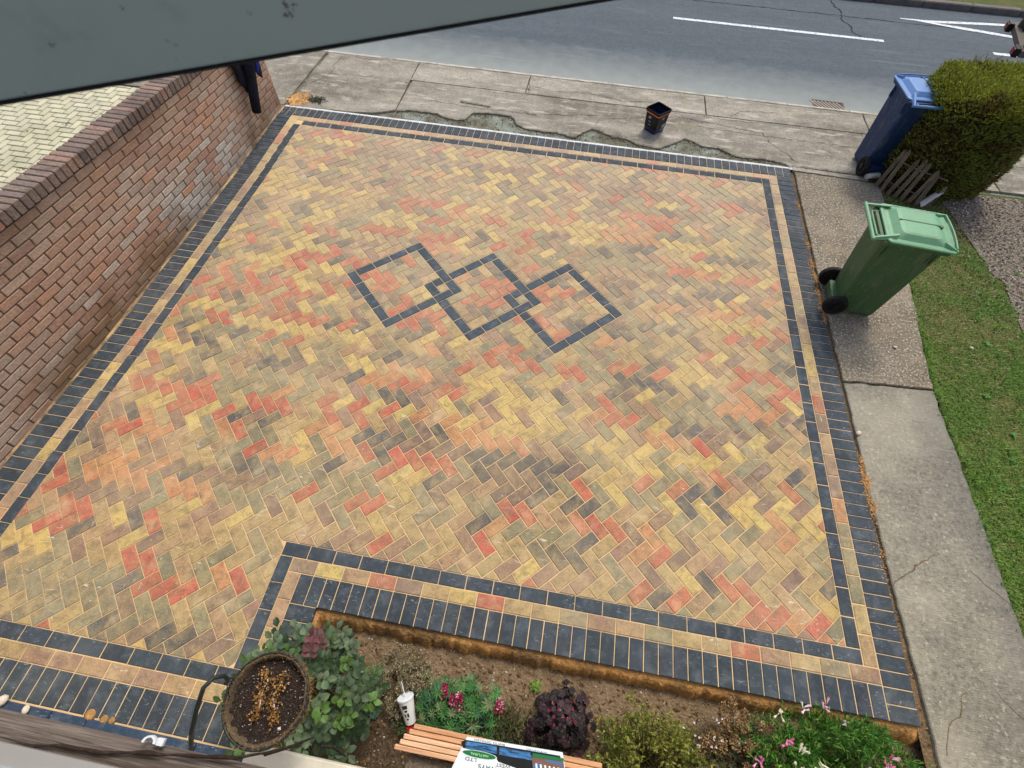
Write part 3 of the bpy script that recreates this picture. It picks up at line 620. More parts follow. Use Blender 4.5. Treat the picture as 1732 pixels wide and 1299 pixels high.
def line(pts, wd, z, mat=M_paint, name='road_marking'):
    m = MB(); prev = None
    for k, (x, y) in enumerate(pts):
        a, b = pts[max(0, k - 1)], pts[min(len(pts) - 1, k + 1)]; d = math.hypot(b[0] - a[0], b[1] - a[1])
        ww = wd[k] if isinstance(wd, (list, tuple)) else wd; nx, ny = -(b[1] - a[1]) / d * ww / 2, (b[0] - a[0]) / d * ww / 2
        c = (m.vert((x + nx, y + ny, z)), m.vert((x - nx, y - ny, z)))
        if prev: m.face((prev[1], c[1], c[0], prev[0]))
        prev = c
    return tag(m.build(name, mat), kind='structure')
line([(-1.29, 10.40), (2.47, 10.36)], .088, -.026); line([(4.33, 10.32), (8.2, 10.28)], .1, -.026); line([(-8.6, 10.48), (-4.9, 10.44)], .1, -.026)
line([(3.03, 11.46), (3.6, 11.45), (4.6, 11.60), (7.5, 11.93)], [.03, .10, .1, .1], -.026); line([(3.3, 11.43), (4.1, 11.28), (5.12, 11.09), (8.2, 10.62)], [.03, .12, .11, .1], -.0245)
m = MB(); crack([(1.84, 12.1), (1.87, 11.7), (1.95, 11.5), (1.88, 11.1), (2.0, 10.8), (1.95, 10.6), (2.1, 10.45)], .03, -.0255, 2); crack([(-3, 11.3), (0, 11.32), (3, 11.28), (6.5, 11.2)], .018, -.0255, 8)
tag(m.build('road_crack', M_tar), kind='structure')
# drain gully
g = empty('drain_grate', (1.05, 7.80, -.03), R(-1), 'rusty slotted drain grate set in the road beside the kerb', 'drain')
m = MB(); 
for a, b in (((-.24, -.15, -.02), (.24, -.125, .006)), ((-.24, .125, -.02), (.24, .15, .006)), ((-.24, -.125, -.02), (-.215, .125, .006)), ((.215, -.125, -.02), (.24, .125, .006))): m.box(a, b)
m.build('frame', surf('rusty iron', S(112, 100, 90), [dict(scale=40, lo=.4, hi=.7, col=S(84, 62, 50), fac=.7)], rough=.8), g)
m = MB(); m.face([m.vert(p) for p in ((-.215, -.125, .0015), (.215, -.125, .0015), (.215, .125, .0015), (-.215, .125, .0015))]); m.build('pit_shade', M_seal, g)  # flat black sheet just under the bars, the pit's shade put into its colour
MI = bpy.data.materials['rusty iron']
MB2 = surf('worn grate iron', S(166, 156, 140), [dict(scale=40, lo=.4, hi=.7, col=S(130, 112, 96), fac=.6)], rough=.8)
for k in range(8):
    m = MB(); x = -.196 + k * .056; M_ = Matrix.Translation((x, 0, 0)) @ Matrix.Rotation(R(32), 4, 'Z'); m.box((-.011, -.131, .002), (.011, .131, .0075), M_); m.build('grate_bar', MB2, g)

# ------------------------------------------------------------------ concrete garden path, lawn, gravel, soil
path = empty('garden_path', kind='structure')
m = MB(); P = rough_edge([(.24, 2.545), (1.075, 2.60), (1.12, 3.1), (1.19, 3.6), (1.24, 4.1), (1.29, 5.0), (1.33, 5.86), (.26, 5.90), (.245, 4.5), (.235, 3.4), (.24, 2.545)], .012, .06)[:-1]
m.prism(P, -.08, -.002, .008, inset=[(x + (.75 - x) * .012, y + (4.2 - y) * .004) for x, y in P]); m.build('concrete_slab', M_path1, path)
m = MB(); P = rough_edge([(.27, -1.9), (1.13, -1.9), (1.09, .3), (1.085, 1.3), (1.07, 2.58), (.24, 2.525), (.24, 1.9), (.235, .9), (.262, -.2), (.27, -1.9)], .012, .06)[:-1]
m.prism(P, -.08, -.004, .008, inset=[(x + (.75 - x) * .012, y + (.5 - y) * .004) for x, y in P]); m.build('concrete_slab', M_path2, path)
m = MB(); crack([(.24, .70), (.42, .84), (.62, .98)], .009, -.0015, 1); crack([(.84, .92), (1.0, .76), (1.12, .64)], .005, -.0015, 2); crack([(.31, -.3), (.45, -.1), (.56, .06)], .008, -.0015, 3); crack([(.75, .1), (.95, -.1), (1.1, -.35)], .005, -.0015, 4)
o = m.build('crack_dirt', M_dirt, path); o['kind'] = 'stuff'
m = MB(); P = rough_edge([(.24, 5.915), (1.2, 5.885), (1.2, 5.965), (.24, 5.99), (.24, 5.915)], .006, .06)[:-1]; m.prism(P, -.05, .004); o = tag(m.build('threshold_strip', M_conc), kind='structure'); o.color = S(158, 152, 138)
sheet('lawn', rough_edge([(1.0, -2.5), (3.6, -2.5), (6.5, -2.5), (6.5, 5.98), (1.2, 5.98), (1.0, -2.5)], .0, 1)[:-1], -.030, M_lawn)
sheet('garden_soil', rect(-3.93, .32, -1.16, -.19), -.135, M_soil)
M_grav = surf('gravel bed', S(128, 118, 104), [dict(scale=60, lo=.4, hi=.6, col=S(80, 72, 62), fac=.8), dict(scale=70, lo=.55, hi=.65, col=S(196, 190, 180), fac=.7, loc=(3, 0, 0))], rough=1, bump=(60, 1, .02))
GX = [(2.05, 5.9), (2.12, 5.4), (2.2, 4.8), (2.32, 4.2), (2.26, 3.6), (2.4, 3.1), (2.7, 2.7), (3.2, 2.4), (5, 2.2)]
sheet('gravel_bed', rough_edge([(6.4, 5.95)] + GX + [(6.4, 2.2), (6.4, 5.95)], .05, .1)[:-1], -.02, M_grav)
def gx(y):
    for (a, b), (c, d) in zip(GX, GX[1:]):
        if d <= y <= b: return a + (c - a) * (b - y) / (b - d)
    return 9
# stones on the gravel
m = MB(); SC = [S(150, 140, 126), S(196, 188, 176), S(120, 108, 94), S(98, 90, 82), S(168, 150, 126), S(186, 178, 168), S(140, 122, 100), S(84, 76, 66)]
for _ in range(9000):
    y = random.uniform(2.4, 5.9); x = random.uniform(2.0, 4.6)
    d = x - gx(y) + .14 * fbm(x * 3, y * 3)
    if d < 0 and random.random() < .93: continue
    if d < -.35: continue
    m.rock((x, y, -.014), random.uniform(.008, .019), jit(random.choice(SC), .1))
tag(m.build('gravel', M_stone, tint=True), 'loose pale gravel spread over the bed right of the lawn', 'gravel', kind='stuff')
# grass
m = MB(); GR = [S(104, 146, 50), S(128, 156, 70), S(86, 128, 44), S(158, 150, 98), S(138, 138, 76), S(178, 162, 118)]
for _ in range(125000):
    y = random.uniform(-.9, 5.7); x = random.uniform(1.06, 3.4)
    edge = (1.09 if y < 2.6 else 1.09 + (y - 2.6) * .085) + .03 * fbm(x * 5, y * 5)
    if x < edge: continue
    if x > gx(y) - .05 * random.random() + .1 * fbm(x * 4, y * 4) and random.random() < .97: continue
    dens = fbm(x * 1.6, y * 1.6 + 7)
    far = max(0, min(1, (y - 2.7) / 1.8))
    if dens < -.2 + far * .24 and random.random() < .6: continue
    dry = far * .5 - dens * .5 + .08 + .45 * fbm(x * 3.1 + 9, y * 3.1)
    c = random.choice(GR[3:]) if random.random() < dry else random.choice(GR[:3])
    l = random.uniform(.02, .046) * (1.25 if dens > .15 else 1); d = rdir(.9) ; d.z = abs(d.z) + .25
    m.blade((x, y, -.03), d.normalized() * l, random.uniform(.004, .008), jit(c, .12))
for _ in range(150):        # taller tufts, some spilling over the path edge
    y = random.uniform(-.9, 4.6); x = (1.10 if random.random() < .6 else random.uniform(1.15, 3.1)) + random.gauss(0, .02) + max(0, y - 2.6) * .085
    c = random.choice(GR[:3])
    for _k in range(26): m.blade((x + random.gauss(0, .018), y + random.gauss(0, .025), -.03), rdir(1.2).normalized() * random.uniform(.035, .075), .007, jit(c, .12))
for _ in range(40):         # broad leaved weeds
    y = random.uniform(-.9, 4.2); x = random.uniform(1.2, 3.0); c = S(76, 132, 50)
    for _k in range(9): m.leaf((x, y, -.015), rdir(.35), (0, 0, 1), random.uniform(.025, .05), .02, .2, .2, jit(c, .1))
tag(m.build('grass', M_veg, tint=True), 'short patchy lawn grass beside the concrete path', 'grass', kind='stuff')
m = MB()     # grit, leaves and pale stones lying on soil and path edge
for _ in range(2600):
    x = random.uniform(-3.85, .3); y = random.uniform(-1.1, -.27); m.rock((x, y, -.133), random.uniform(.003, .011), jit(random.choice([S(120, 96, 68), S(84, 64, 46), S(150, 126, 94), S(176, 168, 154), S(60, 46, 36)]), .1))
for _ in range(500):
    y = random.uniform(-.3, 5.8); m.rock((random.uniform(.2, .30), y, -.03), random.uniform(.004, .012), jit(random.choice([S(132, 108, 78), S(90, 74, 54), S(170, 150, 118)]), .1))
tag(m.build('grit', M_stone, tint=True), 'loose grit and small clods on the bare soil strip', 'grit', kind='stuff')
for i, (x, y, z, r, lb) in enumerate(((-2.19, -.57, -.12, .028, 'pale pebble on the bare soil left of the dark purple plant'), (-5.647, -1.05, .02, .04, 'large cream stone at the far left end of the timber board'), (-5.47, -1.065, .02, .028, 'smaller cream stone right of the large cream one by the timber board'),
        (.83, 3.05, .002, .022, 'white stone chip on the path below the green bin'), (.25, 1.97, .0, .028, 'white stone chip in the gap at the edge of the concrete path'), (-3.19, -.72, -.12, .022, 'pale stone beside the small blue green succulent'), (1.62, 3.2, -.01, .02, 'lone yellowish stone lying in the patchy lawn'))):
    m = MB(); m.lathe([(r * .2, -r * .5), (r * .8, -r * .35), (r, 0), (r * .75, r * .4), (r * .25, r * .55)], 9)
    o = m.build('stone', M_stone, smooth=True, tint=True); o.location = (x, y, z + r * .3); o.rotation_euler = (.2, .1, i); o.scale = (1, .75, .8)
    for a in o.data.color_attributes['tint'].data: a.color = S(206, 196, 176)
    tag(o, lb, 'stone')
m = MB()
for x, y, r in ((-5.08, -1.03, .025), (-4.93, -1.035, .016), (-4.98, -1.04, .02)):
    m.lathe([(r * 1.6, -.004), (r, r * .3), (r * .3, r * .55)], 10, Matrix.Translation((x, y, .0)))
tag(m.build('sand_pile', M_osand, smooth=True), 'small orange sand pile at the edge of the charcoal blocks by the timber', 'sand pile')

m = MB()
for _ in range(1500):
    x = random.uniform(-5.3, .2); yl = yedge(x); y = random.uniform(5.99, max(6.0, yl + .02)) if random.random() < .6 else yl + random.gauss(-.01, .02)
    m.rock((x, y, -.028 + random.random() * .01), random.uniform(.004, .014), jit(random.choice([S(132, 126, 108), S(96, 90, 74), S(160, 154, 138), S(74, 68, 54), S(150, 128, 92)]), .1))
for _ in range(500):
    m.rock((random.uniform(-6.8, .4), 6.0 + random.random() ** 2 * .5, -.001), random.uniform(.002, .005), jit(random.choice([S(206, 170, 116), S(96, 90, 74), S(190, 184, 170)]), .1))
tag(m.build('rubble', M_stone, tint=True), 'crumbled concrete bits along the broken edge of the footpath', 'rubble', kind='stuff')
m = MB()
for _ in range(900):
    x = random.uniform(-3.85, .2); y = random.uniform(-1.1, -.33); m.leaf((x, y, -.128), rdir(.25), rdir(1), random.uniform(.012, .035), .012, .5, .3, jit(random.choice([S(124, 100, 70), S(92, 70, 50), S(150, 130, 96), S(70, 56, 42), S(104, 100, 62)]), .12))
for _ in range(420):
    x = random.uniform(-3.85, .2); y = random.uniform(-1.1, -.32); m.rock((x, y, -.13), random.uniform(.010, .026), jit(random.choice([S(112, 88, 62), S(92, 72, 52), S(128, 104, 76)]), .08), .5)
tag(m.build('leaf_litter', M_dry, tint=True), 'dead leaves and soil clods scattered over the planting bed', 'leaf litter', kind='stuff')
# ------------------------------------------------------------------ boundary wall of brick
wall = empty('brick_wall', (0, 0, 0), 0, 'long red brown brick boundary wall with brick on edge coping, left of the new paving', 'wall')
BR = [S(182, 146, 124), S(176, 140, 120), S(186, 154, 134), S(172, 138, 120), S(182, 154, 134), S(188, 146, 120), S(168, 132, 114), S(186, 162, 144)]
def wx(y): return _xl(y) - .012
H0, NC, SL = -.37, 19, .061
def hz(y): return (4.3 - y) * SL        # the wall runs level while the drive rises to the road
RT = Matrix.Rotation(-math.atan(SL), 4, 'X')
m = MB(); y = -1.25
ys_ = [-1.25 + k * .45 for k in range(16)] + [5.915]
for a, b in zip(ys_, ys_[1:]):
    xa, xb = wx(a) - .008, wx(b) - .008; zt = H0 + NC * .075 - .004; za, zb = zt + hz(a), zt + hz(b)
    m.hexa([(xa - .2, a, -.15), (xa, a, -.15), (xb, b, -.15), (xb - .2, b, -.15), (xa - .2, a, za), (xa, a, za), (xb, b, zb), (xb - .2, b, zb)])
m.build('mortar', M_mortar, wall)
def brick_mesh(name, l, d, h, mat, ch=.004):
    m = MB(); m.cbox((0, 0, 0), (d, l, h), ch=ch); return m.mesh(name, mat)
def low_brick(name, l, d, h, mat):     # 5 sided brick with a chamfered outer face (+x)
    m = MB(); x0, x1, y_, z_ = -d / 2, d / 2, l / 2, h / 2; c = .004
    o = [m.vert(p) for p in ((x0, -y_, -z_), (x0, y_, -z_), (x0, y_, z_), (x0, -y_, z_), (x1 - c, -y_, -z_), (x1 - c, y_, -z_), (x1 - c, y_, z_), (x1 - c, -y_, z_), (x1, -y_ + c, -z_ + c), (x1, y_ - c, -z_ + c), (x1, y_ - c, z_ - c), (x1, -y_ + c, z_ - c))]
    for r in (0, 4):
        for k in range(4): m.face((o[r + k], o[r + (k + 1) % 4], o[r + 4 + (k + 1) % 4], o[r + 4 + k]))
    m.face((o[8], o[9], o[10], o[11])); return m.mesh(name, mat)
ME_BR = low_brick('brick', .213, .1, .064, M_brick); ME_BH = low_brick('brick', .1, .1, .064, M_brick)
bl = []
for c in range(NC):
    z = H0 + c * .075 + .0375; off = (c % 2) * .1125; y = 5.92 - .1065 + off - (.1125 if off else 0)
    if off:
        if z + hz(5.87) > -.05: bl.append((5.92 - .05, z + hz(5.87), ME_BH, .1))
        y = 5.92 - .1065 - .1125
    while y > -1.2:
        if z + hz(y) > -.05: bl.append((y, z + hz(y), ME_BR, .213))
        y -= .225
bl.sort(key=lambda b: (Vector((-6.8, b[0], b[1])) - CP).length + (30 if b[0] < .25 + b[1] * 1.2 else 0))
rest = MB()
def bc(y, z):
    c = random.choice(BR); n = fbm(y * .7, z * 1.5 + 3)
    if n > .05 and random.random() < .45: c = random.choice([S(176, 158, 144), S(168, 148, 132), S(182, 164, 150)])
    if .9 < y < 4.2 and abs(z - (.50 - .09 * ((y - 3.6) / 1.3) ** 2)) < .045 and random.random() < .8: c = random.choice([S(196, 184, 172), S(188, 174, 160)])
    if 3.1 < y < 4.8 and z < .42 and random.random() < .8: c = random.choice([S(186, 182, 176), S(174, 170, 162), S(192, 188, 180)])
    return jit(c, .045)
for k, (y, z, me, l) in enumerate(bl):
    cl = bc(y, z); ang = math.atan2(_xl(y + .1) - _xl(y - .1), .2)
    sp = .8 < y < 3.6 and z < .3 and random.random() < .6      # spalled faces low down
    M_ = Matrix.Translation((wx(y) - .05 + random.uniform(-.0015, .0015) - (random.uniform(.002, .006) if sp else 0), y, z)) @ Matrix.Rotation(-ang + random.uniform(-.006, .006), 4, 'Z') @ RT
    if k < 300: inst('brick', me, wall, M_, cl)
    else:
        rest.cc = cl; o = len(rest.v)
        for v in me.vertices: rest.vert(M_ @ v.co)
        for p in me.polygons: rest.face([o + i for i in p.vertices])
for c in range(NC):      # rear skin and end of the wall
    z = H0 + c * .075 + .0375; y = 5.8115 - (c % 2) * .1125
    while y > -1.2:
        M_ = Matrix.Translation((wx(y) - .165, y, z + hz(y))) @ RT @ Matrix.Rotation(math.pi, 4, 'Z'); rest.cc = bc(y, 1.5); o = len(rest.v)
        for v in ME_BR.vertices: rest.vert(M_ @ v.co)
        for p in ME_BR.polygons: rest.face([o + i for i in p.vertices])
        y -= .225
o = rest.build('brick', M_brick_s, wall, tint=True); o['kind'] = 'stuff'
ME_CO = MB(); ME_CO.cbox((0, 0, 0), (.222, .0655, .104), ch=.006); ME_CO = ME_CO.mesh('coping_brick', M_coping)
y = 5.885
while y > -1.2:
    r = random.random(); c = S(138, 120, 108) if r < .5 else S(122, 108, 100) if r < .75 else S(152, 126, 110) if r < .95 else S(176, 128, 108)
    inst('coping_brick', ME_CO, wall, Matrix.Translation((wx(y) - .106 + random.uniform(-.003, .003), y, H0 + NC * .075 + .056 + hz(y) + random.uniform(-.002, .002))) @ RT @ Matrix.Rotation(random.uniform(-.02, .02), 4, 'Z'), jit(c, .08)); y -= .0745

# ------------------------------------------------------------------ neighbour's pale block paving
M_pale = surf('pale weathered block', 'obj', [dict(scale=60, lo=.5, hi=.7, col=S(150, 146, 120), fac=.5), dict(scale=1.8, lo=.45, hi=.7, col=S(150, 150, 120), fac=.5)], rough=.95)
M_pale_s = surf('pale weathered block joined', 'attr', [dict(scale=60, lo=.5, hi=.7, col=S(150, 146, 120), fac=.5), dict(scale=1.8, lo=.45, hi=.7, col=S(150, 150, 120), fac=.5)], rough=.95)
nd = sheet('neighbour_driveway', [(-13, -1.2), (-7.1, -1.2), (-7.13, 5.96), (-13, 5.96)], -.014, M_tar)
ME_NB = full_mesh('paving_block', .187, .087, M_pale); lst = []
for i in range(-60, 0):
    for j in range(0, 62):
        t = (i + j) % 4; x, y = -7.13 + i * .1, j * .1 - .1
        if t not in (0, 2): continue
        P = RP(x, x + .2, y, y + .1) if t == 0 else RP(x, x + .1, y, y + .2)
        P = cliprect(P, -13, -7.135, -.1, 5.95)
        if area(P) < .004: continue
        ctr = (sum(p[0] for p in P) / 4, sum(p[1] for p in P) / 4)
        vis = ctr[1] > 3.4 + (ctr[0] + 9.6) * -.3 and -11.6 < ctr[0] < -8.6
        lst.append((0 if vis else 1, camd(*ctr), P if area(P) < .0199 else None, ctr, 0 if t == 0 else R(90), jit(S(196, 192, 164), .07)))
lst.sort(key=lambda b: b[:2])
put_blocks([b[2:] for b in lst], 'paving_block', ME_NB, M_pale, M_pale_s, nd, JT=.013)
m = MB()
for x, y, n_ in ((-9.1, 4.1, 14), (-8.95, 4.75, 10), (-9.3, 5.2, 10), (-9.5, 4.9, 8), (-8.8, 5.5, 12), (-9.9, 4.6, 8), (-9.0, 3.3, 16), (-9.4, 3.9, 10)):
    for _ in range(n_):
        d = rdir(.5); m.leaf((x + random.gauss(0, .03), y + random.gauss(0, .03), .0), d, (0, 0, 1), random.uniform(.02, .05), .012, col=jit(random.choice([S(90, 104, 50), S(120, 116, 60), S(70, 78, 40)]), .1))
tag(m.build('moss_and_weeds', M_veg, tint=True), 'small weeds and moss growing in the joints of the pale neighbouring drive', 'weeds', kind='stuff')

# ------------------------------------------------------------------ wheelie bins
def wheelie_bin(loc, rz, Mb, Ml, label, group, zs=1.0):
    b = empty('wheelie_bin', loc, rz, label, 'wheelie bin', group)
    def ring(m, x0, x1, hy, z, r):
        P = []
        for cx, cy, a0 in ((x1 - r, hy - r, 0), (x0 + r, hy - r, 90), (x0 + r, -hy + r, 180), (x1 - r, -hy + r, 270)):
            for k in range(5):
                t = R(a0 + k * 22.5); P.append(m.vert((cx + r * math.cos(t), cy + r * math.sin(t), z)))
        return P
    def loft(m, rings, cap0=True, cap1=True):
        for A, B in zip(rings, rings[1:]):
            n = len(A)
            for k in range(n): m.face((A[k], A[(k + 1) % n], B[(k + 1) % n], B[k]))
        if cap0: m.face(list(reversed(rings[0])))
        if cap1: m.face(rings[-1])
    m = MB()
    rg = [ring(m, .03, .36, .175, .02, .03), ring(m, .0, .375, .185, .05, .035), ring(m, -.02, .385, .192, .22, .035), ring(m, -.105, .41, .232, .90, .04), ring(m, -.11, .415, .236, .93, .04),
          ring(m, -.135, .45, .262, .932, .045), ring(m, -.14, .455, .266, .965, .045), ring(m, -.11, .42, .24, .967, .04), ring(m, -.10, .41, .23, .93, .04)]
    loft(m, rg, True, True); m.build('body', Mb, b, smooth=False, bev=.004)
    m = MB()
    for s in (-1, 1):
        for x in (-.075, -.045, .33, .36):
            y = s * .236; m = MB(); m.box((x - .005, y - .006, .80), (x + .005, y + .006, .93)); m.build('rib', Mb, b)
    m = MB()      # axle housing
    m.box((-.075, -.13, .06), (.02, .13, .14)); m.build('axle_housing', Mb, b, bev=.01)
    m = MB(); m.tube([(-.04, -.235, .115), (-.04, .235, .115)], .011, 10); m.build('axle', M_metal, b)
    for s in (-1, 1):
        M_ = Matrix.Translation((-.04, s * .215, .115)) @ Matrix.Rotation(R(90) * s * -1, 4, 'X') @ Matrix.Scale(1.15, 4)
        m = MB(); m.lathe([(.055, -.022), (.092, -.024), (.1, -.016), (.1, .016), (.092, .024), (.07, .024), (.066, .012), (.055, .012)], 28, M_)
        wv = m.build('wheel', M_tyre, b)
        m = MB(); m.lathe([(.066, -.01), (.066, .006), (.03, .010), (.028, .026), (.012, .028), (.001, .028)], 20, M_, cap=False)
        for k in range(6):
            t = k * 60; m.box((.02, -.006, .004), (.066, .006, .018), M_ @ Matrix.Rotation(R(t), 4, 'Z'))
        m.build('hub', M_black, wv)
    # lid: rim plate, raised middle, stiffening groove, hinge arms
    m = MB(); a = ring(m, -.105, .475, .272, .968, .05); c_ = ring(m, -.105, .48, .276, .985, .05); d = ring(m, -.085, .462, .258, .992, .045); e = ring(m, -.075, .45, .248, .986, .045)
    f = ring(m, -.045, .40, .225, .990, .045); g_ = ring(m, .0, .33, .185, 1.030, .05); h = ring(m, .03, .30, .165, 1.036, .05)
    loft(m, [a, c_, d, e, f, g_, h]); lid = m.build('lid', Ml, b, bev=.003)
    m = MB(); m.box((.0, -.006, 1.028), (.335, .006, 1.0385)); m.box((.335, -.014, .99), (.365, .014, 1.035)); m.build('lid_groove', M_gbody if Ml is M_glid else M_bbody, lid)
    m = MB()
    for s in (-1, 1): m.hexa([(.36, s * .20 - .014, .985), (.47, s * .25 - .014, .985), (.47, s * .25 + .014, .985), (.36, s * .20 + .014, .985), (.36, s * .20 - .008, 1.022), (.455, s * .245 - .008, 1.000), (.455, s * .245 + .008, 1.000), (.36, s * .20 + .008, 1.022)])
    m.tube([(.455, -.235, 1.002), (.468, -.12, 1.004), (.472, 0, 1.005), (.468, .12, 1.004), (.455, .235, 1.002)], .008, 8)
    m.build('lid_grip', Ml, lid, bev=.002)
    m = MB()
    for s in (-1, 1):
        m.hexa([(-.21, s * .238 - .012, .958), (-.03, s * .225 - .014, .98), (-.03, s * .225 + .014, .98), (-.21, s * .238 + .012, .958), (-.21, s * .238 - .010, .982), (-.02, s * .2 - .012, 1.022), (-.02, s * .2 + .012, 1.022), (-.21, s * .238 + .010, .982)])
    m.tube([(-.215, -.262, .968), (-.215, .262, .968)], .0155, 12)
    m.build('handle', Ml, b, bev=.003)
    m = MB(); m.tube([(-.165, -.17, .955), (-.168, -.10, .958), (-.168, .10, .958), (-.165, .17, .955)], .008, 8)
    for s in (-1, 1): m.tube([(-.165, s * .17, .955), (-.10, s * .18, .96)], .008, 8)
    m.build('hinge_bar', Ml, b)
    b.scale = (zs, zs, zs)
    return b
wheelie_bin((.31, 3.62, -.003), R(-5), M_gbody, M_glid, 'green wheelie bin with a pale mint lid standing on the concrete path', 'wheelie bins')
wheelie_bin((1.31, 6.08, -.005), R(93), M_bbody, M_blid, 'dark blue wheelie bin with light blue lid half hidden behind the hedge', 'wheelie bins')

# ------------------------------------------------------------------ hedge
hedge = empty('hedge', (1.97, 6.12, -.03), R(8), 'clipped bright green box shaped hedge at the roadside corner beside the blue bin', 'hedge')
def hsurf(a, h):       # superellipse outline
    rx, ry = .66, .49; e = 3.2
    ca, sa = math.cos(a), math.sin(a); r = (abs(ca / rx) ** e + abs(sa / ry) ** e) ** (-1 / e)
    k = 1.0
    if h < .25: k = .90 + .4 * h
    if h > .86: k = 1 - .62 * ((h - .86) / .14) ** 2.4
    return r * ca * k, r * sa * k
HH = 1.25
m = MB(); rows = []
for hz in [0, .12, .3, .5, .7, .86, .93, .97, 1.0]:
    rows.append([m.vert((x * .93 * (1 + .03 * fbm(a_ * 2, hz * 5)), y * .93, hz * HH * .97)) for a_ in [k * 6.283 / 32 for k in range(32)] for x, y in [hsurf(a_, hz)]])
for A, B in zip(rows, rows[1:]):
    for k in range(32): m.face((A[k], A[(k + 1) % 32], B[(k + 1) % 32], B[k]))
m.face(rows[-1]); m.face(list(reversed(rows[0])))
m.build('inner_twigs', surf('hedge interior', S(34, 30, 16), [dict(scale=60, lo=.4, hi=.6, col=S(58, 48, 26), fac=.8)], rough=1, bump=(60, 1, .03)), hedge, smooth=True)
def hedge_leaves(name, n, top):
    m = MB(); done = 0
    while done < n:
        a = random.random() * 6.283
        if top:
            x, y = hsurf(a, .86); s = math.sqrt(random.random()); x *= s; y *= s
            q = max(abs(x) / .66, abs(y) / .49); z = HH * (1 if q < .62 else 1 - .14 * ((q - .62) / .38) ** 2.2) + random.gauss(0, .012)
            nrm = Vector((x * .6 * q ** 3, y * .8 * q ** 3, 1)).normalized()
        else:
            h = random.uniform(.0, .93) ** .9; x, y = hsurf(a, h); z = h * HH; nrm = Vector((math.cos(a), math.sin(a), .12)).normalized()
            x *= 1 + random.gauss(0, .02); y *= 1 + random.gauss(0, .02)
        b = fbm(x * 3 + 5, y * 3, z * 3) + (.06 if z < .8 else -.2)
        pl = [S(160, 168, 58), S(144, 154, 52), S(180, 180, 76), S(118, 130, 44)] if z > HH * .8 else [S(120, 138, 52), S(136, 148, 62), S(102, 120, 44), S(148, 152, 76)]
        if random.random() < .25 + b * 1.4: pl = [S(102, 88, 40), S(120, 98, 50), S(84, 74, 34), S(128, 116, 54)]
        base = Vector((x, y, z)) - nrm * random.uniform(0, .03)
        d = (nrm + rdir(.6) * .8 + Vector((0, 0, .35))).normalized()
        for _k in range(2):
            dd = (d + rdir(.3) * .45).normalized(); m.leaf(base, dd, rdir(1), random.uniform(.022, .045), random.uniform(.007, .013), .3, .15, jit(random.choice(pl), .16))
        done += 1
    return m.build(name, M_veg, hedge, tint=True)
m = MB()
for _ in range(420):
    a = random.random() * 6.283; h = random.uniform(.1, .97); x, y = hsurf(a, h); nrm = Vector((math.cos(a), math.sin(a), .3 if h < .85 else 1.4)).normalized(); b = Vector((x * .97, y * .97, h * HH))
    if random.random() < .4: s = math.sqrt(random.random()) * .9; b = Vector((x * s, y * s, HH * .985)); nrm = Vector((0, 0, 1))
    d = (nrm + rdir(.5) * .6).normalized(); L_ = random.uniform(.05, .10); m.cc = S(110, 88, 50); m.tube([b, b + d * L_], [.002, .001], 4)
    for k in range(9): m.leaf(b + d * L_ * (.2 + .09 * k), (d + rdir(.4) * .9).normalized(), rdir(1), .022, .007, .3, .15, jit(random.choice([S(150, 160, 64), S(126, 140, 52), S(120, 98, 52)]), .14))
m.build('stray_shoots', M_veg, hedge, tint=True)['kind'] = 'stuff'
hedge_leaves('foliage', 17000, False)['kind'] = 'stuff'; hedge_leaves('top_growth', 10000, True)['kind'] = 'stuff'

# grey picket fence in front of the hedge
pf = empty('picket_fence', (0, 0, 0), 0, 'low broken grey picket fence leaning against the foot of the hedge', 'fence')
for i, (bx, by, h, ln) in enumerate(((1.27, 5.80, .50, .02), (1.33, 5.73, .52, -.01), (1.40, 5.68, .47, .03), (1.47, 5.63, .50, .02), (1.54, 5.585, .48, .0), (1.62, 5.55, .44, .03), (1.70, 5.51, .40, -.02), (1.80, 5.48, .30, .04))):
    m = MB(); ww = .024; P = [(-ww, -.008), (ww, -.008), (ww, .008), (-ww, .008)]
    M_ = Matrix.Translation((bx, by, -.03)) @ Matrix.Rotation(R(-35), 4, 'Z') @ Matrix.Rotation(ln * 3, 4, 'Y') @ Matrix.Rotation(-.08, 4, 'X')
    m.hexa([(-ww, -.008, 0), (ww, -.008, 0), (ww, .008, 0), (-ww, .008, 0), (-ww, -.008, h), (ww * .9, -.008, h - .01), (ww * .9, .008, h - .01), (-ww, .008, h)], M_)
    m.hexa([(-ww, -.0078, h), (ww * .9, -.0078, h - .01), (ww * .9, .0078, h - .01), (-ww, .0078, h), (-.006, -.007, h + .03), (.004, -.007, h + .025), (.004, .007, h + .025), (-.006, .007, h + .03)], M_)
    m.build('picket', M_oldwood, pf)
m = MB()
for z in (.10, .36): m.tube([(1.25, 5.835, z), (1.5, 5.63, z + .005), (1.82, 5.50, z - .01)], .008, 4)
m.build('wire_rail', M_oldwood, pf)
m = MB(); m.tube([(1.16, 5.93, .03), (1.20, 5.945, .034), (1.33, 5.985, .037)], [.034, .036, .036], 14)
m.build('white_tube', surf('white plastic', S(214, 214, 210), [dict(scale=20, lo=.5, hi=.8, col=S(160, 156, 146), fac=.4)], rough=.5), None, smooth=False, bev=.004)
tag(bpy.data.objects['white_tube'], 'short white plastic tube lying by the foot of the blue bin', 'tube')
MW = bpy.data.materials['white plastic']
m = MB()
for k in range(9):
    t = k / 8; 
    for j in range(5): m.vert((1.72 + .10 * t + .02 * fbm(j, k), 5.42 + .03 * j + .02 * fbm(k, j), .02 + .22 * t * (1 - .3 * j / 4) + .03 * fbm(k * .7, j * .9)))
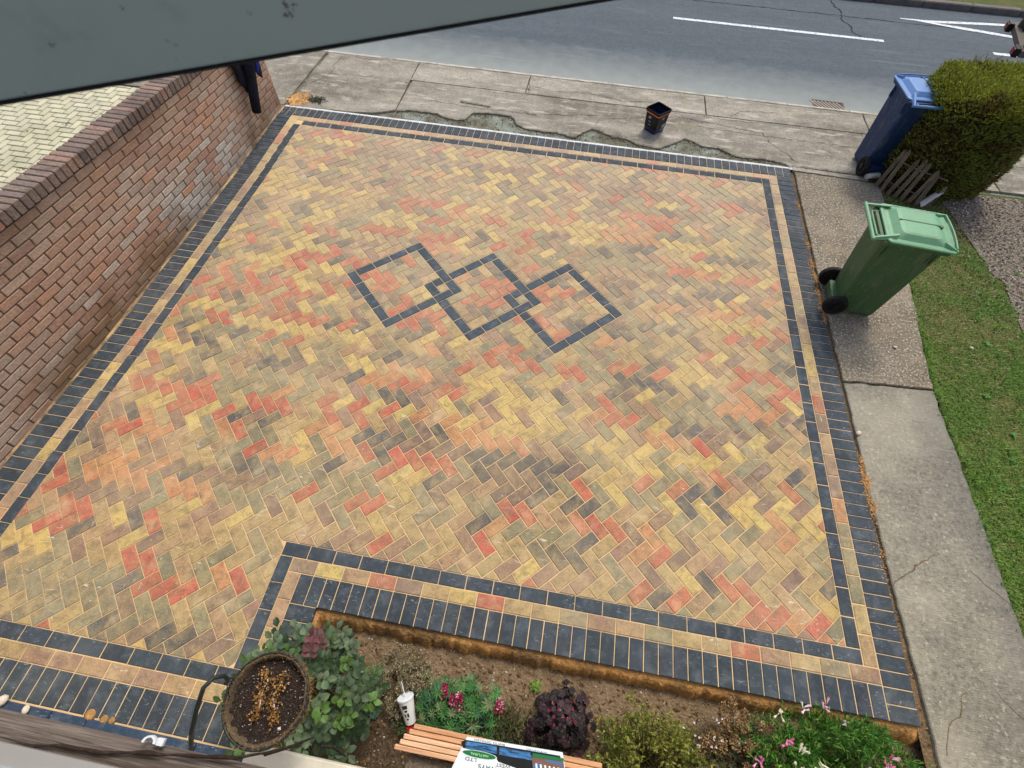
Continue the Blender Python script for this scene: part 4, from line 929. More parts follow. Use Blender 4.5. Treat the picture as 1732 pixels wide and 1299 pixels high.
for k in range(8):
    for j in range(4): a = k * 5 + j; m.face((a, a + 1, a + 6, a + 5))
o = m.build('plastic_bag', MW, smooth=True); o.modifiers.new('thick', 'SOLIDIFY').thickness = .003; tag(o, 'scrap of crumpled white plastic caught behind the picket fence', 'litter')
m = MB()
for _ in range(700):
    x = random.uniform(1.15, 1.75); y = 5.95 - (x - 1.2) * .8 + random.gauss(0, .07); m.leaf((x, y, -.01), rdir(.5), (0, 0, 1), random.uniform(.02, .05), .012, col=jit(random.choice([S(84, 84, 40), S(110, 92, 56), S(70, 76, 34), S(90, 70, 44)]), .1))
tag(m.build('ground_litter', M_dry, tint=True), 'dead leaves and low weeds gathered at the base of the picket fence', 'leaf litter', kind='stuff')

# ------------------------------------------------------------------ square bucket on the footpath
t = empty('bucket', (-1.62, 6.50, -.004), R(47), 'square navy bucket with an orange band under its black rim on the footpath', 'bucket')
def sq(m, h, z, r):
    P = []
    for cx, cy, a0 in ((h - r, h - r, 0), (-h + r, h - r, 90), (-h + r, -h + r, 180), (h - r, -h + r, 270)):
        for k in range(4): q = R(a0 + k * 30); P.append(m.vert((cx + r * math.cos(q), cy + r * math.sin(q), z)))
    return P
def lo(m, rs, c0=True, c1=False):
    for A, B in zip(rs, rs[1:]):
        for k in range(16): m.face((A[k], A[(k + 1) % 16], B[(k + 1) % 16], B[k]))
    if c0: m.face(list(reversed(rs[0])))
    if c1: m.face(rs[-1])
m = MB(); lo(m, [sq(m, .098, 0, .018), sq(m, .102, .01, .02), sq(m, .116, .245, .02)]); m.build('body', surf('navy printed plastic', S(24, 32, 70), [dict(scale=30, lo=.5, hi=.62, col=S(38, 58, 110), fac=.7), dict(scale=6, lo=.5, hi=.7, col=S(16, 20, 40), fac=.6)], rough=.35, bump=None, spec=.5), t)
m = MB(); lo(m, [sq(m, .1165, .245, .02), sq(m, .1215, .246, .021), sq(m, .1225, .262, .021), sq(m, .118, .263, .02)], False); m.build('orange_band', surf('orange plastic', S(216, 104, 44), [], rough=.4, bump=None), t)
m = MB(); lo(m, [sq(m, .119, .263, .02), sq(m, .128, .266, .023), sq(m, .130, .298, .024), sq(m, .124, .303, .023), sq(m, .119, .300, .02), sq(m, .106, .06, .02)], False, True); m.build('rim', M_black, t)
M_wp = surf('white print', S(176, 184, 204), [], rough=.5, bump=None)
def lab(face, x0, z0, x1, z1):        # flat print on a side face
    k = .0985 + .0005; f = lambda z: .102 + (.014 * (z - .01) / .235) + .0012
    P = [(x0, z0), (x1, z0), (x1, z1), (x0, z1)]
    m = MB()
    if face == 0: m.face([m.vert((x, -f(z), z)) for x, z in P])
    else: m.face([m.vert((-f(z), -x, z)) for x, z in P])
    m.build('printed_label', M_wp, t)
for face in (0, 1):
    if face == 0:
        for x0, z0, x1, z1 in ((-.02, .205, .03, .214), (-.02, .19, .02, .197), (.015, .03, .085, .036), (.02, .07, .03, .115), (.035, .07, .045, .12), (.05, .07, .058, .115), (.062, .07, .075, .12), (.02, .05, .075, .056)): lab(0, x0, z0, x1, z1)
    else:
        for x0, z0, x1, z1 in ((-.05, .20, -.005, .21), (-.05, .183, -.01, .192), (-.04, .14, .0, .146), (-.03, .10, .01, .105)): lab(1, x0, z0, x1, z1)

# ------------------------------------------------------------------ dark jacket hanging over the far end of the wall
jk = empty('jacket', (0, 0, 0), 0, 'dark navy jacket hung over the wall with one sleeve hanging down', 'jacket')
M_cloth = surf('black navy cloth', S(18, 19, 30), [dict(scale=12, lo=.4, hi=.7, col=S(34, 36, 54), fac=.6)], rough=.85, bump=(30, .8, .02), spec=.2)
M_blue = surf('bright blue lining', S(28, 48, 150), [], rough=.7, bump=(30, .5, .01))
m = MB(); n1, n2 = 12, 26
for i in range(n1 + 1):
    yy = 5.10 + .52 * i / n1
    for j in range(n2 + 1):
        s = j / n2 * 1.25 - .45
        if s < 0: p = (-6.86 - .235 - .01, yy, 1.115 + s)
        elif s < .25: p = (-6.86 - .235 + s, yy, 1.12 + .01 * math.sin(s * 12))
        else: p = (-6.86 + .03 + .03 * math.sin((s - .25) * 5), yy + .06 * (s - .25), 1.11 - (s - .25) * (.75 + .3 * math.sin(i * .7)))
        f = .022 * fbm(yy * 9, s * 5); m.vert((p[0] + (f if s > .25 else 0), p[1] + f, p[2] + (abs(f) if s < .25 else 0)))
for i in range(n1):
    for j in range(n2): a = i * (n2 + 1) + j; m.face((a, a + 1, a + n2 + 2, a + n2 + 1))
o = m.build('jacket_body', M_cloth, jk, smooth=True); s_ = o.modifiers.new('thick', 'SOLIDIFY'); s_.thickness = .02
m = MB(); P = [(-6.78, 5.42, 1.04), (-6.765, 5.38, .90), (-6.765, 5.33, .76), (-6.77, 5.27, .60), (-6.775, 5.215, .45), (-6.78, 5.17, .33), (-6.78, 5.165, .315)]
m.tube(P, [.075, .082, .07, .062, .058, .055, .035], 14)
for k, v in enumerate(m.v): m.v[k] = (v[0] * 1 + .009 * fbm(v[1] * 14, v[2] * 14), v[1] + .01 * fbm(v[2] * 16, v[1] * 9), v[2])
m.build('sleeve', M_cloth, jk, smooth=True)
m = MB(); m.tube([(-6.725, 5.52, 1.02), (-6.70, 5.47, .88), (-6.705, 5.42, .76), (-6.72, 5.39, .68)], [.014, .03, .026, .006], 10); m.build('lining', M_blue, jk, smooth=True)

# orange sand heap and weeds where wall, paving and footpath meet
m = MB(); N_ = 26; c = m.vert((-6.78, 6.16, .02)); rings = []
for rr in (.35, .7, 1.0):
    rings.append([m.vert((-6.76 + .15 * rr * math.cos(k * 6.283 / N_) * (1 + .5 * fbm(k * .9, 2)), 6.17 + .17 * rr * math.sin(k * 6.283 / N_) * (1 + .5 * fbm(k * .9, 7)), .02 * (1 - rr) + .01 * fbm(k * .7, rr * 3) - .002)) for k in range(N_)])
for k in range(N_): m.face((c, rings[0][k], rings[0][(k + 1) % N_]))
for A, B in zip(rings, rings[1:]):
    for k in range(N_): m.face((A[k], B[k], B[(k + 1) % N_], A[(k + 1) % N_]))
tag(m.build('sand_heap', surf('spilled pale orange sand', S(206, 158, 100), [dict(scale=20, lo=.5, hi=.7, col=S(150, 112, 72), fac=.6)], rough=1, bump=(60, .8, .01)), smooth=True), 'spilled orange sand heap at the far end of the brick wall', 'sand pile')
m = MB()
for _ in range(170):
    p = (-6.5 + random.gauss(0, .07), 6.2 + random.gauss(0, .045), 0); m.leaf(p, rdir(.8), (0, 0, 1), random.uniform(.02, .06), .015, col=jit(random.choice([S(52, 58, 34), S(74, 82, 44), S(40, 38, 28)]), .1))
tag(m.build('weed_clump', M_veg, tint=True), 'dark clump of weeds growing from the footpath beside the orange sand', 'weed')
m = MB()
for _ in range(260):
    t_ = random.random(); x = -4.45 + t_ * .45; m.leaf((x, 6.62 - t_ * .05 + random.gauss(0, .012), -.002), rdir(.5), (0, 0, 1), random.uniform(.01, .025), .01, col=jit(random.choice([S(88, 100, 46), S(104, 104, 56)]), .1))
for _ in range(900):
    e = random.choice(EDGE[:20]); m.leaf((e[0] + random.gauss(0, .12), e[1] + random.gauss(0, .015) - .01, -.015), rdir(.5), (0, 0, 1), random.uniform(.006, .018), .008, col=jit(random.choice([S(60, 58, 34), S(48, 44, 32), S(90, 84, 50)]), .1))
for _ in range(1400):
    x = random.uniform(-3.9, .5); m.leaf((x, 7.61 + random.gauss(0, .018), -.012), rdir(.4), (0, 0, 1), random.uniform(.006, .016), .008, col=jit(random.choice([S(74, 76, 44), S(60, 54, 40), S(110, 100, 64)]), .1))
tag(m.build('pavement_weeds', M_veg, tint=True), 'thin moss and weeds growing along the cracks of the footpath', 'weeds', kind='stuff')

m = MB()
for _ in range(900):
    a = random.random() * 6.283; r = abs(random.gauss(0, .13)); m.rock((-6.74 + r * math.cos(a), 6.19 + r * 1.3 * math.sin(a), .004 + .012 * max(0, 1 - r / .15)), random.uniform(.003, .010), jit(random.choice([S(216, 172, 112), S(196, 150, 92), S(230, 196, 142), S(150, 116, 76)]), .08))
tag(m.build('sand_grains', M_stone, tint=True), 'scattered grains around the orange sand heap by the wall end', 'sand', kind='stuff')

# ------------------------------------------------------------------ small trailer at the roadside, only its rear corner in view
tr = empty('trailer', (3.93, 9.13, -.03), R(-15), 'white bodied trailer on the road at the edge of view with red tail lights', 'trailer')
M_tw = surf('trailer white panel', S(206, 206, 204), [dict(scale=4, lo=.5, hi=.7, col=S(180, 176, 168), fac=.4)], rough=.5, bump=None)
M_tg = surf('trailer frame grey brown', S(96, 88, 80), [dict(scale=30, lo=.5, hi=.7, col=S(64, 56, 50), fac=.6)], rough=.7)
M_red = surf('red tail light', S(132, 18, 26), [dict(scale=40, lo=.5, hi=.7, col=S(170, 60, 60), fac=.4)], rough=.25, bump=None, spec=.6)
m = MB(); m.box((.12, .12, .5), (2.6, 1.0, .54)); m.box((.12, .12, .54), (.15, 1.0, .8)); m.box((.15, .12, .54), (2.6, .15, .8)); m.box((.15, .97, .54), (2.6, 1.0, .8)); m.box((2.57, .15, .54), (2.6, .97, .8)); m.build('box_body', M_tw, tr)
m = MB(); m.box((-.02, -.05, .42), (.08, 1.16, .5)); m.box((.08, .10, .44), (2.6, .16, .499)); m.box((.08, .95, .44), (2.6, 1.01, .499)); m.box((.02, .13, .50), (.115, .18, .84)); m.box((.02, .95, .50), (.115, 1.0, .84)); m.build('frame', M_tg, tr, bev=.006)
for y in (-.04, .96):
    m = MB(); m.box((-.10, y, .40), (-.022, y + .17, .52)); f = m.build('lamp_housing', M_black, tr, bev=.008)
    for k in range(2): m = MB(); m.box((-.112, y + .015 + k * .075, .415), (-.1005, y + .08 + k * .075, .505)); m.build('tail_light', M_red, f, bev=.006)
    m = MB(); Mx = Matrix.Translation((1.2, -.10 if y < 0 else 1.22, .28)) @ Matrix.Rotation(R(90), 4, 'X'); m.lathe([(.1, -.07), (.25, -.08), (.28, -.05), (.28, .05), (.25, .08), (.1, .07)], 24, Mx); m.build('wheel', M_tyre, tr)
m = MB()
for k in range(10): 
    a, b = R(180 - k * 18), R(180 - (k + 1) * 18)
    for yy in (-.20,):
        P = [(1.2 + .36 * math.cos(t), yy, .28 + .36 * math.sin(t)) for t in (a, b)]; m.face([m.vert(p) for p in (P[0], P[1], (P[1][0], 0.02, P[1][2]), (P[0][0], 0.02, P[0][2]))])
m.build('mudguard', M_tg, tr).modifiers.new('thick', 'SOLIDIFY').thickness = .01
m = MB(); m.box((-.16, -.40, .32), (-.10, -.02, .36)); m.box((-.16, -.42, .30), (1.0, -.36, .345)); m.build('side_rail', M_tg, tr, bev=.006)
# ------------------------------------------------------------------ house: walls, timber board, sills and the open sash the view looks past
house = empty('house', (0, 0, 0), 0, 'house front with a weathered timber board, white sills and an open grey green window sash', 'house')
m = MB(); m.box((-9, -1.5, -.16), (3.2, -1.17, 2.16)); m.build('ground_floor_wall', M_render, house)
m = MB(); m.box((-9, -1.5, 2.30), (3.2, -.80, 3.22)); m.box((-9, -1.5, 3.22), (-4.2, -.80, 5.2)); m.box((-.9, -1.5, 3.22), (3.2, -.80, 5.2)); m.box((-4.2, -1.5, 4.6), (-.9, -.80, 5.2)); m.build('upper_wall', M_render, house)
m = MB(); m.box((-4.2, -.95, 3.222), (-.9, -.528, 3.30)); m.build('window_sill', M_upvc, house, bev=.012)
# timber board
m = MB(); nx_, ny_ = 220, 14
for i in range(nx_ + 1):
    x = -6.2 + 3.45 * i / nx_
    for j in range(ny_ + 1):
        y = -.702 - .44 * j / ny_; z = 2.2 + .004 * fbm(x * 1.2, y * 60) + .003 * fbm(x * 9, y * 90)
        if j == 0: z -= .006
        m.vert((x, y, z))
for i in range(nx_):
    for j in range(ny_): a = i * (ny_ + 1) + j; m.face((a, a + 1, a + ny_ + 2, a + ny_ + 1))
o = len(m.v)
for i in range(nx_ + 1):
    x = -6.2 + 3.45 * i / nx_; v = m.v[i * (ny_ + 1)]; m.vert(v); m.vert((x, -.701, 2.165)); m.vert((x, -.715, 2.16))
for i in range(nx_):
    for r in range(2): a = o + i * 3 + r; m.face((a, a + 3, a + 4, a + 1))
m.box((-6.2, -1.17, 2.15), (-2.75, -.72, 2.185))
m.build('timber_board', M_timber, house)
m = MB(); m.box((-3.66, -1.17, .92), (-2.75, -.85, .965)); m.box((-3.66, -1.17, .84), (-2.75, -.88, .918)); m.build('lower_sill', surf('cream sill', S(206, 202, 184), [dict(scale=9, lo=.5, hi=.8, col=S(160, 154, 136), fac=.5)], rough=.6), house, bev=.006)
# open sash: bottom rail runs out from the wall at an angle
A0 = Vector((-3.75, -.552, 3.5)); dS = Vector((.821, .571, 0)).normalized(); nS = Vector((dS.y, -dS.x, 0)); LS = 1.72
def sash_box(m, s0, s1, n0, n1, z0, z1):
    P = [A0 + dS * s + nS * n for s, n in ((s0, n0), (s1, n0), (s1, n1), (s0, n1))]
    m.hexa([(p.x, p.y, z0) for p in P] + [(p.x, p.y, z1) for p in P])
sash = empty('window_sash', (0, 0, 0)); sash.parent = house
m = MB(); sash_box(m, 0, LS, -.045, 0, 3.5035, 3.60); m.build('bottom_rail', M_sash, sash, bev=.002)
m = MB(); sash_box(m, .02, LS - .02, -.043, .0015, 3.5012, 3.5032); m.build('rubber_seal', M_seal, sash)
m = MB(); sash_box(m, 0, .07, -.045, 0, 3.602, 4.5); m.build('stile', M_sash, sash); m = MB(); sash_box(m, LS - .07, LS, -.045, 0, 3.602, 4.5); m.build('stile', M_sash, sash)
m = MB(); sash_box(m, .0, LS, -.045, 0, 4.502, 4.58); m.build('top_rail', M_sash, sash)
m = MB(); sash_box(m, .072, LS - .072, -.026, -.02, 3.603, 4.499); m.build('pane', M_glass, sash)
# dark plinth strip of cut edging at the foot of the wall
m0 = empty('plinth_strip', kind='structure')
for a, b in ((-6.8, -6.1), (-6.095, -5.32), (-5.315, -5.08), (-5.075, -4.35), (-4.345, -3.93)):
    m = MB(); m.prism(RP(a, b, -1.165, -1.048), -.06, .012, .006, inset=RP(a + .004, b - .004, -1.161, -1.054)); o = m.build('edging_block', M_dark, m0); o.color = jit(S(44, 62, 84), .08)
# white pipe clip on the board
c = empty('pipe_clip', (-3.405, -.695, 2.205), R(2), 'small white plastic pipe clip on the edge of the timber board', 'clip')
m = MB(); P = [(.004 + .019 * math.cos(R(t)), .019 * math.sin(R(t)) + .0) for t in range(180, -1, -20)]
for k in range(9):
    a, b = P[k], P[k + 1]; sc_ = lambda p: (.004 + (p[0] - .004) * 1.55, p[1] * 1.35)
    m.hexa([(a[0] - .022, a[1], 0), (b[0] - .022, b[1], 0), (sc_(b)[0] - .022, sc_(b)[1], 0), (sc_(a)[0] - .022, sc_(a)[1], 0), (a[0] - .022, a[1], .014), (b[0] - .022, b[1], .014), (sc_(b)[0] - .022, sc_(b)[1], .014), (sc_(a)[0] - .022, sc_(a)[1], .014)])
m.build('saddle', M_upvc, c); c.scale = (.62, .62, .8); m = MB(); m.box((.012, -.004, -.002), (.040, .022, .012)); m.build('base', M_upvc, c, bev=.002)
# dead vine stem lying along the board
m = MB(); P = [(-3.98, -.79), (-3.775, -.757), (-3.602, -.736), (-3.5, -.728), (-3.424, -.716), (-3.34, -.706), (-3.264, -.694), (-3.188, -.688), (-3.12, -.669)]
P2 = rough_edge(P, .006, .02); m.tube([(x, y, 2.212 + .004 * fbm(x * 12, 3) - (.0 if x < -3.2 else (x + 3.2) * .5)) for x, y in P2], [.0042 + .003 * fbm(x * 16, 1) for x, y in P2], 7)
m.tube([(-3.13, -.672, 2.19), (-3.09, -.655, 2.12), (-3.07, -.64, 2.02)], [.005, .004, .002], 6); m.tube([(-3.05, -.66, 1.99), (-3.03, -.668, 1.92), (-3.0, -.69, 1.86)], [.003, .004, .002], 6)
tag(m.build('dead_vine', surf('dead bark', S(44, 32, 26), [dict(scale=60, lo=.5, hi=.7, col=S(84, 70, 58), fac=.5)], rough=.95), smooth=True), 'thin dark dead vine stem lying along the weathered timber board', 'dead vine')

# ------------------------------------------------------------------ hanging basket and its bracket
BC = Vector((-3.485, -.636, 1.4)); BRD = .165
br = empty('basket_bracket', (-3.66, -.80, 1.35), 0, 'curved dark iron bracket holding the hanging basket', 'bracket')
m = MB(); P = [Vector(p) - Vector((-3.66, -.80, 1.35)) for p in ((-3.66, -1.17, 1.22), (-3.665, -1.0, 1.30), (-3.66, -.85, 1.45), (-3.645, -.76, 1.56), (-3.635, -.68, 1.615), (-3.635, -.62, 1.63), (-3.62, -.585, 1.62), (-3.60, -.575, 1.59), (-3.592, -.585, 1.565), (-3.60, -.60, 1.55))]
m.tube(P, .0085, 10); m.build('arm', M_metal, br, smooth=True)
m = MB(); m.box((-.02, -.372, -.22), (.01, -.362, -.02)); m.build('wall_plate', M_metal, br)
hb = empty('hanging_basket', BC, 0, 'round wire hanging basket lined with coir, full of dry compost', 'hanging basket')
m = MB(); ring_ = [(BRD * math.cos(k * 6.283 / 40), BRD * math.sin(k * 6.283 / 40), 0) for k in range(40)]
m.tube(ring_, .0055, 8, closed=True); m.build('rim', M_metal, hb, smooth=True)
m = MB()
for k in range(12):
    a = k * R(30) + .1; m.tube([(BRD * math.cos(a) * math.cos(R(t)) * (1.02), BRD * math.sin(a) * math.cos(R(t)) * 1.02, -.15 * math.sin(R(t))) for t in range(0, 90, 11)], .002, 5)
for z, r in ((-.06, .153), (-.11, .115)): m.tube([(r * math.cos(k * R(12)), r * math.sin(k * R(12)), z) for k in range(30)], .002, 5, closed=True)
for k in range(30):
    a = k * R(12) + random.uniform(-.06, .06); m.tube([(BRD * math.cos(a), BRD * math.sin(a), .003), ((BRD - .012) * math.cos(a), (BRD - .012) * math.sin(a), .006)], .0016, 4) if k % 3 == 0 else None
m.build('wire_cage', M_metal, hb)
m = MB()     # coir liner, ragged above the rim
rows = []
for rr, z in ((.02, -.148), (.07, -.135), (.115, -.10), (.146, -.055), (.158, -.01), (.160, .002), (.154, .004), (.148, -.012), (.140, -.03)):
    rows.append([m.vert((rr * (1 + .03 * fbm(k * .6, z * 40)) * math.cos(k * R(6)), rr * (1 + .03 * fbm(k * .6, z * 40)) * math.sin(k * R(6)), z + (.008 * fbm(k * .9, z * 30) if z > -.03 else 0))) for k in range(60)])
for A, B in zip(rows, rows[1:]):
    for k in range(60): m.face((A[k], A[(k + 1) % 60], B[(k + 1) % 60], B[k]))
M_coir = surf('coir', S(100, 86, 66), [dict(scale=60, lo=.4, hi=.7, col=S(70, 58, 46), fac=.7, dis=2), dict(scale=14, lo=.5, hi=.7, col=S(84, 78, 66), fac=.6)], rough=1, bump=(110, 1, .01))
m.build('coir_liner', M_coir, hb, smooth=True)
m = MB()
for _ in range(2600):
    a = random.random() * 6.283; t = random.uniform(-.2, 1.45); r = .162 * math.cos(max(0, t)) + random.uniform(0, .004); z = -.155 * math.sin(t) if t > 0 else random.uniform(-.002, .012)
    out = Vector((math.cos(a), math.sin(a), random.uniform(-.6, .6))); k = 1.5 if -1.0 < a - 6.283 * (a > 3.14) < 1.2 else 1
    if t < 0: r = random.uniform(.142, .162)
    m.blade((r * math.cos(a), r * math.sin(a), z), (out + rdir(.5)).normalized() * random.uniform(.008, .022) * k, .0012, jit(random.choice([S(150, 120, 72), S(176, 144, 92), S(108, 88, 60), S(132, 92, 44)]), .1))
m.build('coir_fibres', M_dry, hb, tint=True)['kind'] = 'stuff'
m = MB(); c = m.vert((0, 0, -.028)); rows = []
for rr in (.04, .08, .115, .138, .147): rows.append([m.vert((rr * math.cos(k * R(9)), rr * math.sin(k * R(9)), -.03 + .008 * fbm(rr * 40 * math.cos(k * R(9)), rr * 40 * math.sin(k * R(9))) + (.012 if rr > .14 else 0))) for k in range(40)])
for k in range(40): m.face((c, rows[0][k], rows[0][(k + 1) % 40]))
for A, B in zip(rows, rows[1:]):
    for k in range(40): m.face((A[k], B[k], B[(k + 1) % 40], A[(k + 1) % 40]))
m.build('compost', surf('dry compost', S(50, 40, 34), [dict(scale=60, lo=.45, hi=.65, col=S(28, 22, 19), fac=.8), dict(scale=160, lo=.58, hi=.68, col=S(110, 90, 74), fac=.7, det=2)], rough=1, bump=(130, 1, .012)), hb, smooth=True)
m = MB()
for _ in range(420):
    a = random.random() * 6.283; r = .14 * math.sqrt(random.random()); m.rock((r * math.cos(a), r * math.sin(a), -.024), random.uniform(.0012, .0032), jit(random.choice([S(206, 200, 190), S(60, 46, 38), S(90, 70, 56), S(44, 34, 30)]), .1))
m.rock((.085, -.085, -.02), .009, S(214, 206, 196)); m.build('compost_crumbs', M_stone, hb, tint=True)['kind'] = 'stuff'
m = MB()
for a, b in (((-.165, .04, 0), (-.13, .055, .10)), ((-.13, .055, .10), (-.115, .045, .15)), ((-.145, -.02, .0), (-.12, .04, .14))): m.tube([a, b], .0018, 5)
for k in range(5): t = k / 4; m.tube([(-.150 + .03 * t + .006 * math.cos(q), .045 + .006 * math.sin(q), .02 + .1 * t) for q in (0, 1.57, 3.14, 4.71)], .0016, 4, closed=True)
m.build('hanging_chain', M_metal, hb)
for nm, pts, lb in (('dead_plant', [(-.05, .085), (-.028, .06), (-.035, .03), (-.03, 0), (-.022, -.03), (-.025, -.06)], 'left one of two withered orange plants on the basket compost'), ('dead_plant', [(.03, .075), (.028, .045), (.012, .015), (.03, -.01), (.045, -.04), (.055, -.055)], 'right one of two withered orange plants on the basket compost')):
    m = MB(); m.tube([BC + Vector((x, y, -.02)) for x, y in pts], .0022, 5); m.cc = S(120, 84, 40)
    for x, y in pts:
        for _ in range(40):
            p = BC + Vector((x + random.gauss(0, .012), y + random.gauss(0, .012), -.02 + random.uniform(0, .02))); m.leaf(p, rdir(.8), rdir(1), random.uniform(.006, .015), .006, .5, .4, jit(random.choice([S(160, 118, 62), S(130, 92, 48), S(186, 148, 92), S(104, 76, 42)]), .12))
    tag(m.build(nm, M_dry, tint=True), lb, 'dead plant', 'withered plants in the hanging basket')

# ------------------------------------------------------------------ planting in the bed
def stems(m, c, tops, r0=.02, rad=.003, col=S(74, 70, 40)):
    m.cc = col
    for t in tops:
        b = Vector((c[0] + random.gauss(0, r0), c[1] + random.gauss(0, r0), -.13)); t = Vector(t); mid = (b + t) / 2 + Vector((random.gauss(0, .02), random.gauss(0, .02), .03)); m.tube([b, mid, t], [rad, rad * .8, rad * .5], 5)
# rose bush
rb = empty('rose_bush', (0, 0, 0), 0, 'leafy dark green rose bush between the notch of the paving and the basket', 'shrub')
m = MB(); st = MB(); RC = [S(62, 86, 56), S(50, 74, 50), S(78, 98, 70), S(76, 104, 56), S(94, 112, 82)]; tops = []
for _ in range(230):
    p, q = ell((-3.70, -.66, .24), .40, .34, .40)
    if p.y > -.30: continue
    if p.y > -.36 and p.x > -3.6: continue
    if q.length < .45 and random.random() < .6: continue
    if random.random() < .1: tops.append(p)
    lc = random.choice(RC)
    if p.y > -.5 and random.random() < .16: lc = S(104, 62, 66)
    if p.x > -3.55 and p.z > .35 and random.random() < .6: lc = S(88, 122, 56)
    d = Vector((q.x, q.y, .15)).normalized() + rdir(.2) * .5; d.normalize(); side = Vector((-d.y, d.x, 0)); L_ = random.uniform(.07, .11)
    st.cc = S(84, 96, 50); st.tube([p - d * .03, p + d * L_ * .8], .0012, 4)
    for k, (t, s) in enumerate(((.2, 1), (.2, -1), (.6, 1), (.6, -1), (.85, 0))):
        dd = (d * (.5 if s else 1) + side * s).normalized(); m.leaf(p + d * L_ * t, dd, Vector((random.gauss(0, .3), random.gauss(0, .3), 1)), random.uniform(.042, .066), random.uniform(.034, .05), .12, .2, jit(lc, .16))
stems(st, (-3.7, -.68), tops, .04, .006, S(82, 62, 44)); m.build('foliage', M_veg, rb, tint=True)['kind'] = 'stuff'; st.build('stem', M_dry, rb, tint=True)
# brown grey low plant
pl = empty('heather', (0, 0, 0), 0, 'low grey brown dried heather mound behind the paper cup', 'plant')
m = MB()
for _ in range(9500):
    p, q = ell((-3.22, -.51, -.08), .21, .18, .15)
    if p.z < -.13: continue
    if fbm(p.x * 14, p.y * 14) < -.22: continue
    m.leaf(p, rdir(.9), rdir(1), random.uniform(.008, .018), .007, .4, .3, jit(random.choice([S(142, 132, 108), S(162, 152, 126), S(112, 104, 78), S(116, 94, 74), S(122, 126, 88)]), .12))
m.build('foliage', M_dry, pl, tint=True)['kind'] = 'stuff'
# lupin
lu = empty('lupin', (0, 0, 0), 0, 'green lupin with star shaped leaves and deep pink flower spikes', 'plant')
m = MB(); st = MB(); tops = []
for _ in range(280):
    p, q = ell((-2.79, -.62, -.02), .31, .21, .17)
    if p.z < -.1: p.z = -.1 + random.random() * .05
    if random.random() < .25: tops.append(p)
    nrm = Vector((q.x * .6, q.y * .6, 1)).normalized(); u = nrm.orthogonal().normalized(); v_ = nrm.cross(u); lc = random.choice([S(62, 112, 52), S(50, 94, 50), S(78, 130, 64), S(56, 102, 66), S(112, 128, 84)]); L_ = random.uniform(.03, .052)
    for k in range(8): a = k * .785 + random.uniform(-.1, .1); m.leaf(p, u * math.cos(a) + v_ * math.sin(a) + nrm * .25, nrm, L_, L_ * .27, .35, .15, jit(lc, .1))
stems(st, (-2.8, -.62), tops, .04, .003); m.build('foliage', M_veg, lu, tint=True)['kind'] = 'stuff'; st.build('stem', M_dry, lu, tint=True)
for x, y, z, h in ((-2.90, -.555, .06, .085), (-2.795, -.60, .07, .11), (-2.835, -.585, .05, .07), (-2.535, -.575, .02, .085)):
    m = MB(); m.cc = S(70, 96, 50); m.tube([(x, y - .02, z - .14), (x, y, z), (x + .006, y + h * .75, z + h * .6)], .003, 5)
    for k in range(int(h * 900)):
        t = random.random(); a = random.random() * 6.283; r = .020 * (1 - t * .55); c_ = Vector((x + r * math.cos(a), y + r * math.sin(a) * .6 + t * h * .75, z + t * h * .6 - r * math.sin(a) * .8)); m.leaf(c_, (math.cos(a), math.sin(a) + .3, .8), (0, 0, 1), .015, .011, .6, .2, jit(random.choice([S(168, 34, 84), S(140, 22, 66), S(190, 60, 110), S(232, 170, 190)]), .1))
    m.build('flower_spike', M_veg, lu, tint=True)
# dark heuchera
he = empty('heuchera', (0, 0, 0), 0, 'dark purple leaved plant dotted with small red flowers', 'plant')
m = MB()
for _ in range(260):
    p, q = ell((-2.13, -.56, -.05), .22, .19, .13)
    if p.z < -.11: p.z = -.11
    nrm = Vector((q.x * .9, q.y * .9, 1)).normalized(); u = nrm.orthogonal().normalized(); v_ = nrm.cross(u); L_ = random.uniform(.022, .036); c_ = jit(random.choice([S(52, 36, 44), S(42, 30, 36), S(66, 46, 52), S(38, 34, 34)]), .1)
    for k in range(6): a = k * 1.047; m.leaf(p, u * math.cos(a) + v_ * math.sin(a) + nrm * .1, nrm, L_, L_ * .9, .2, .3, c_)
m.build('foliage', M_veg, he, tint=True)['kind'] = 'stuff'
for x, y in ((-2.22, -.51), (-2.19, -.54), (-2.13, -.53), (-2.10, -.535), (-2.18, -.585), (-2.05, -.55), (-2.07, -.48), (-2.20, -.47), (-2.09, -.44), (-2.16, -.50)):
    m = MB(); z = random.uniform(.06, .12); m.cc = S(90, 50, 50); m.tube([(x + .02, y - .02, -.05), (x, y, z)], .0015, 4)
    for k in range(12): m.leaf((x, y, z), rdir(1.1), rdir(1), .011, .008, .4, .2, jit(random.choice([S(190, 66, 90), S(160, 40, 64), S(214, 120, 140)]), .1))
    m.build('flower', M_veg, he, tint=True)
m = MB()     # seedling above it
for _ in range(26): m.leaf((-2.31 + random.gauss(0, .015), -.40 + random.gauss(0, .015), -.11), rdir(1.1), (0, 0, 1), random.uniform(.03, .05), .012, .2, .3, jit(S(112, 146, 56), .1))
tag(m.build('seedling', M_veg, tint=True), 'small bright green seedling on bare soil just above the dark purple plant', 'plant')
m = MB()
for k in range(30): m.leaf((-3.34 + random.gauss(0, .012), -.735 + random.gauss(0, .012), -.115), rdir(.8), (0, 0, 1), .022, .01, .3, .1, jit(S(86, 124, 112), .08))
tag(m.build('succulent', M_veg, tint=True), 'tiny blue green succulent in the soil between rose bush and cup', 'plant')
m = MB()
for k in range(46): m.leaf((-3.10 + random.gauss(0, .03), -.765 + random.gauss(0, .02), -.05), rdir(.8), (0, 0, 1), .026, .016, .3, .2, jit(random.choice([S(62, 92, 44), S(52, 76, 40)]), .1))
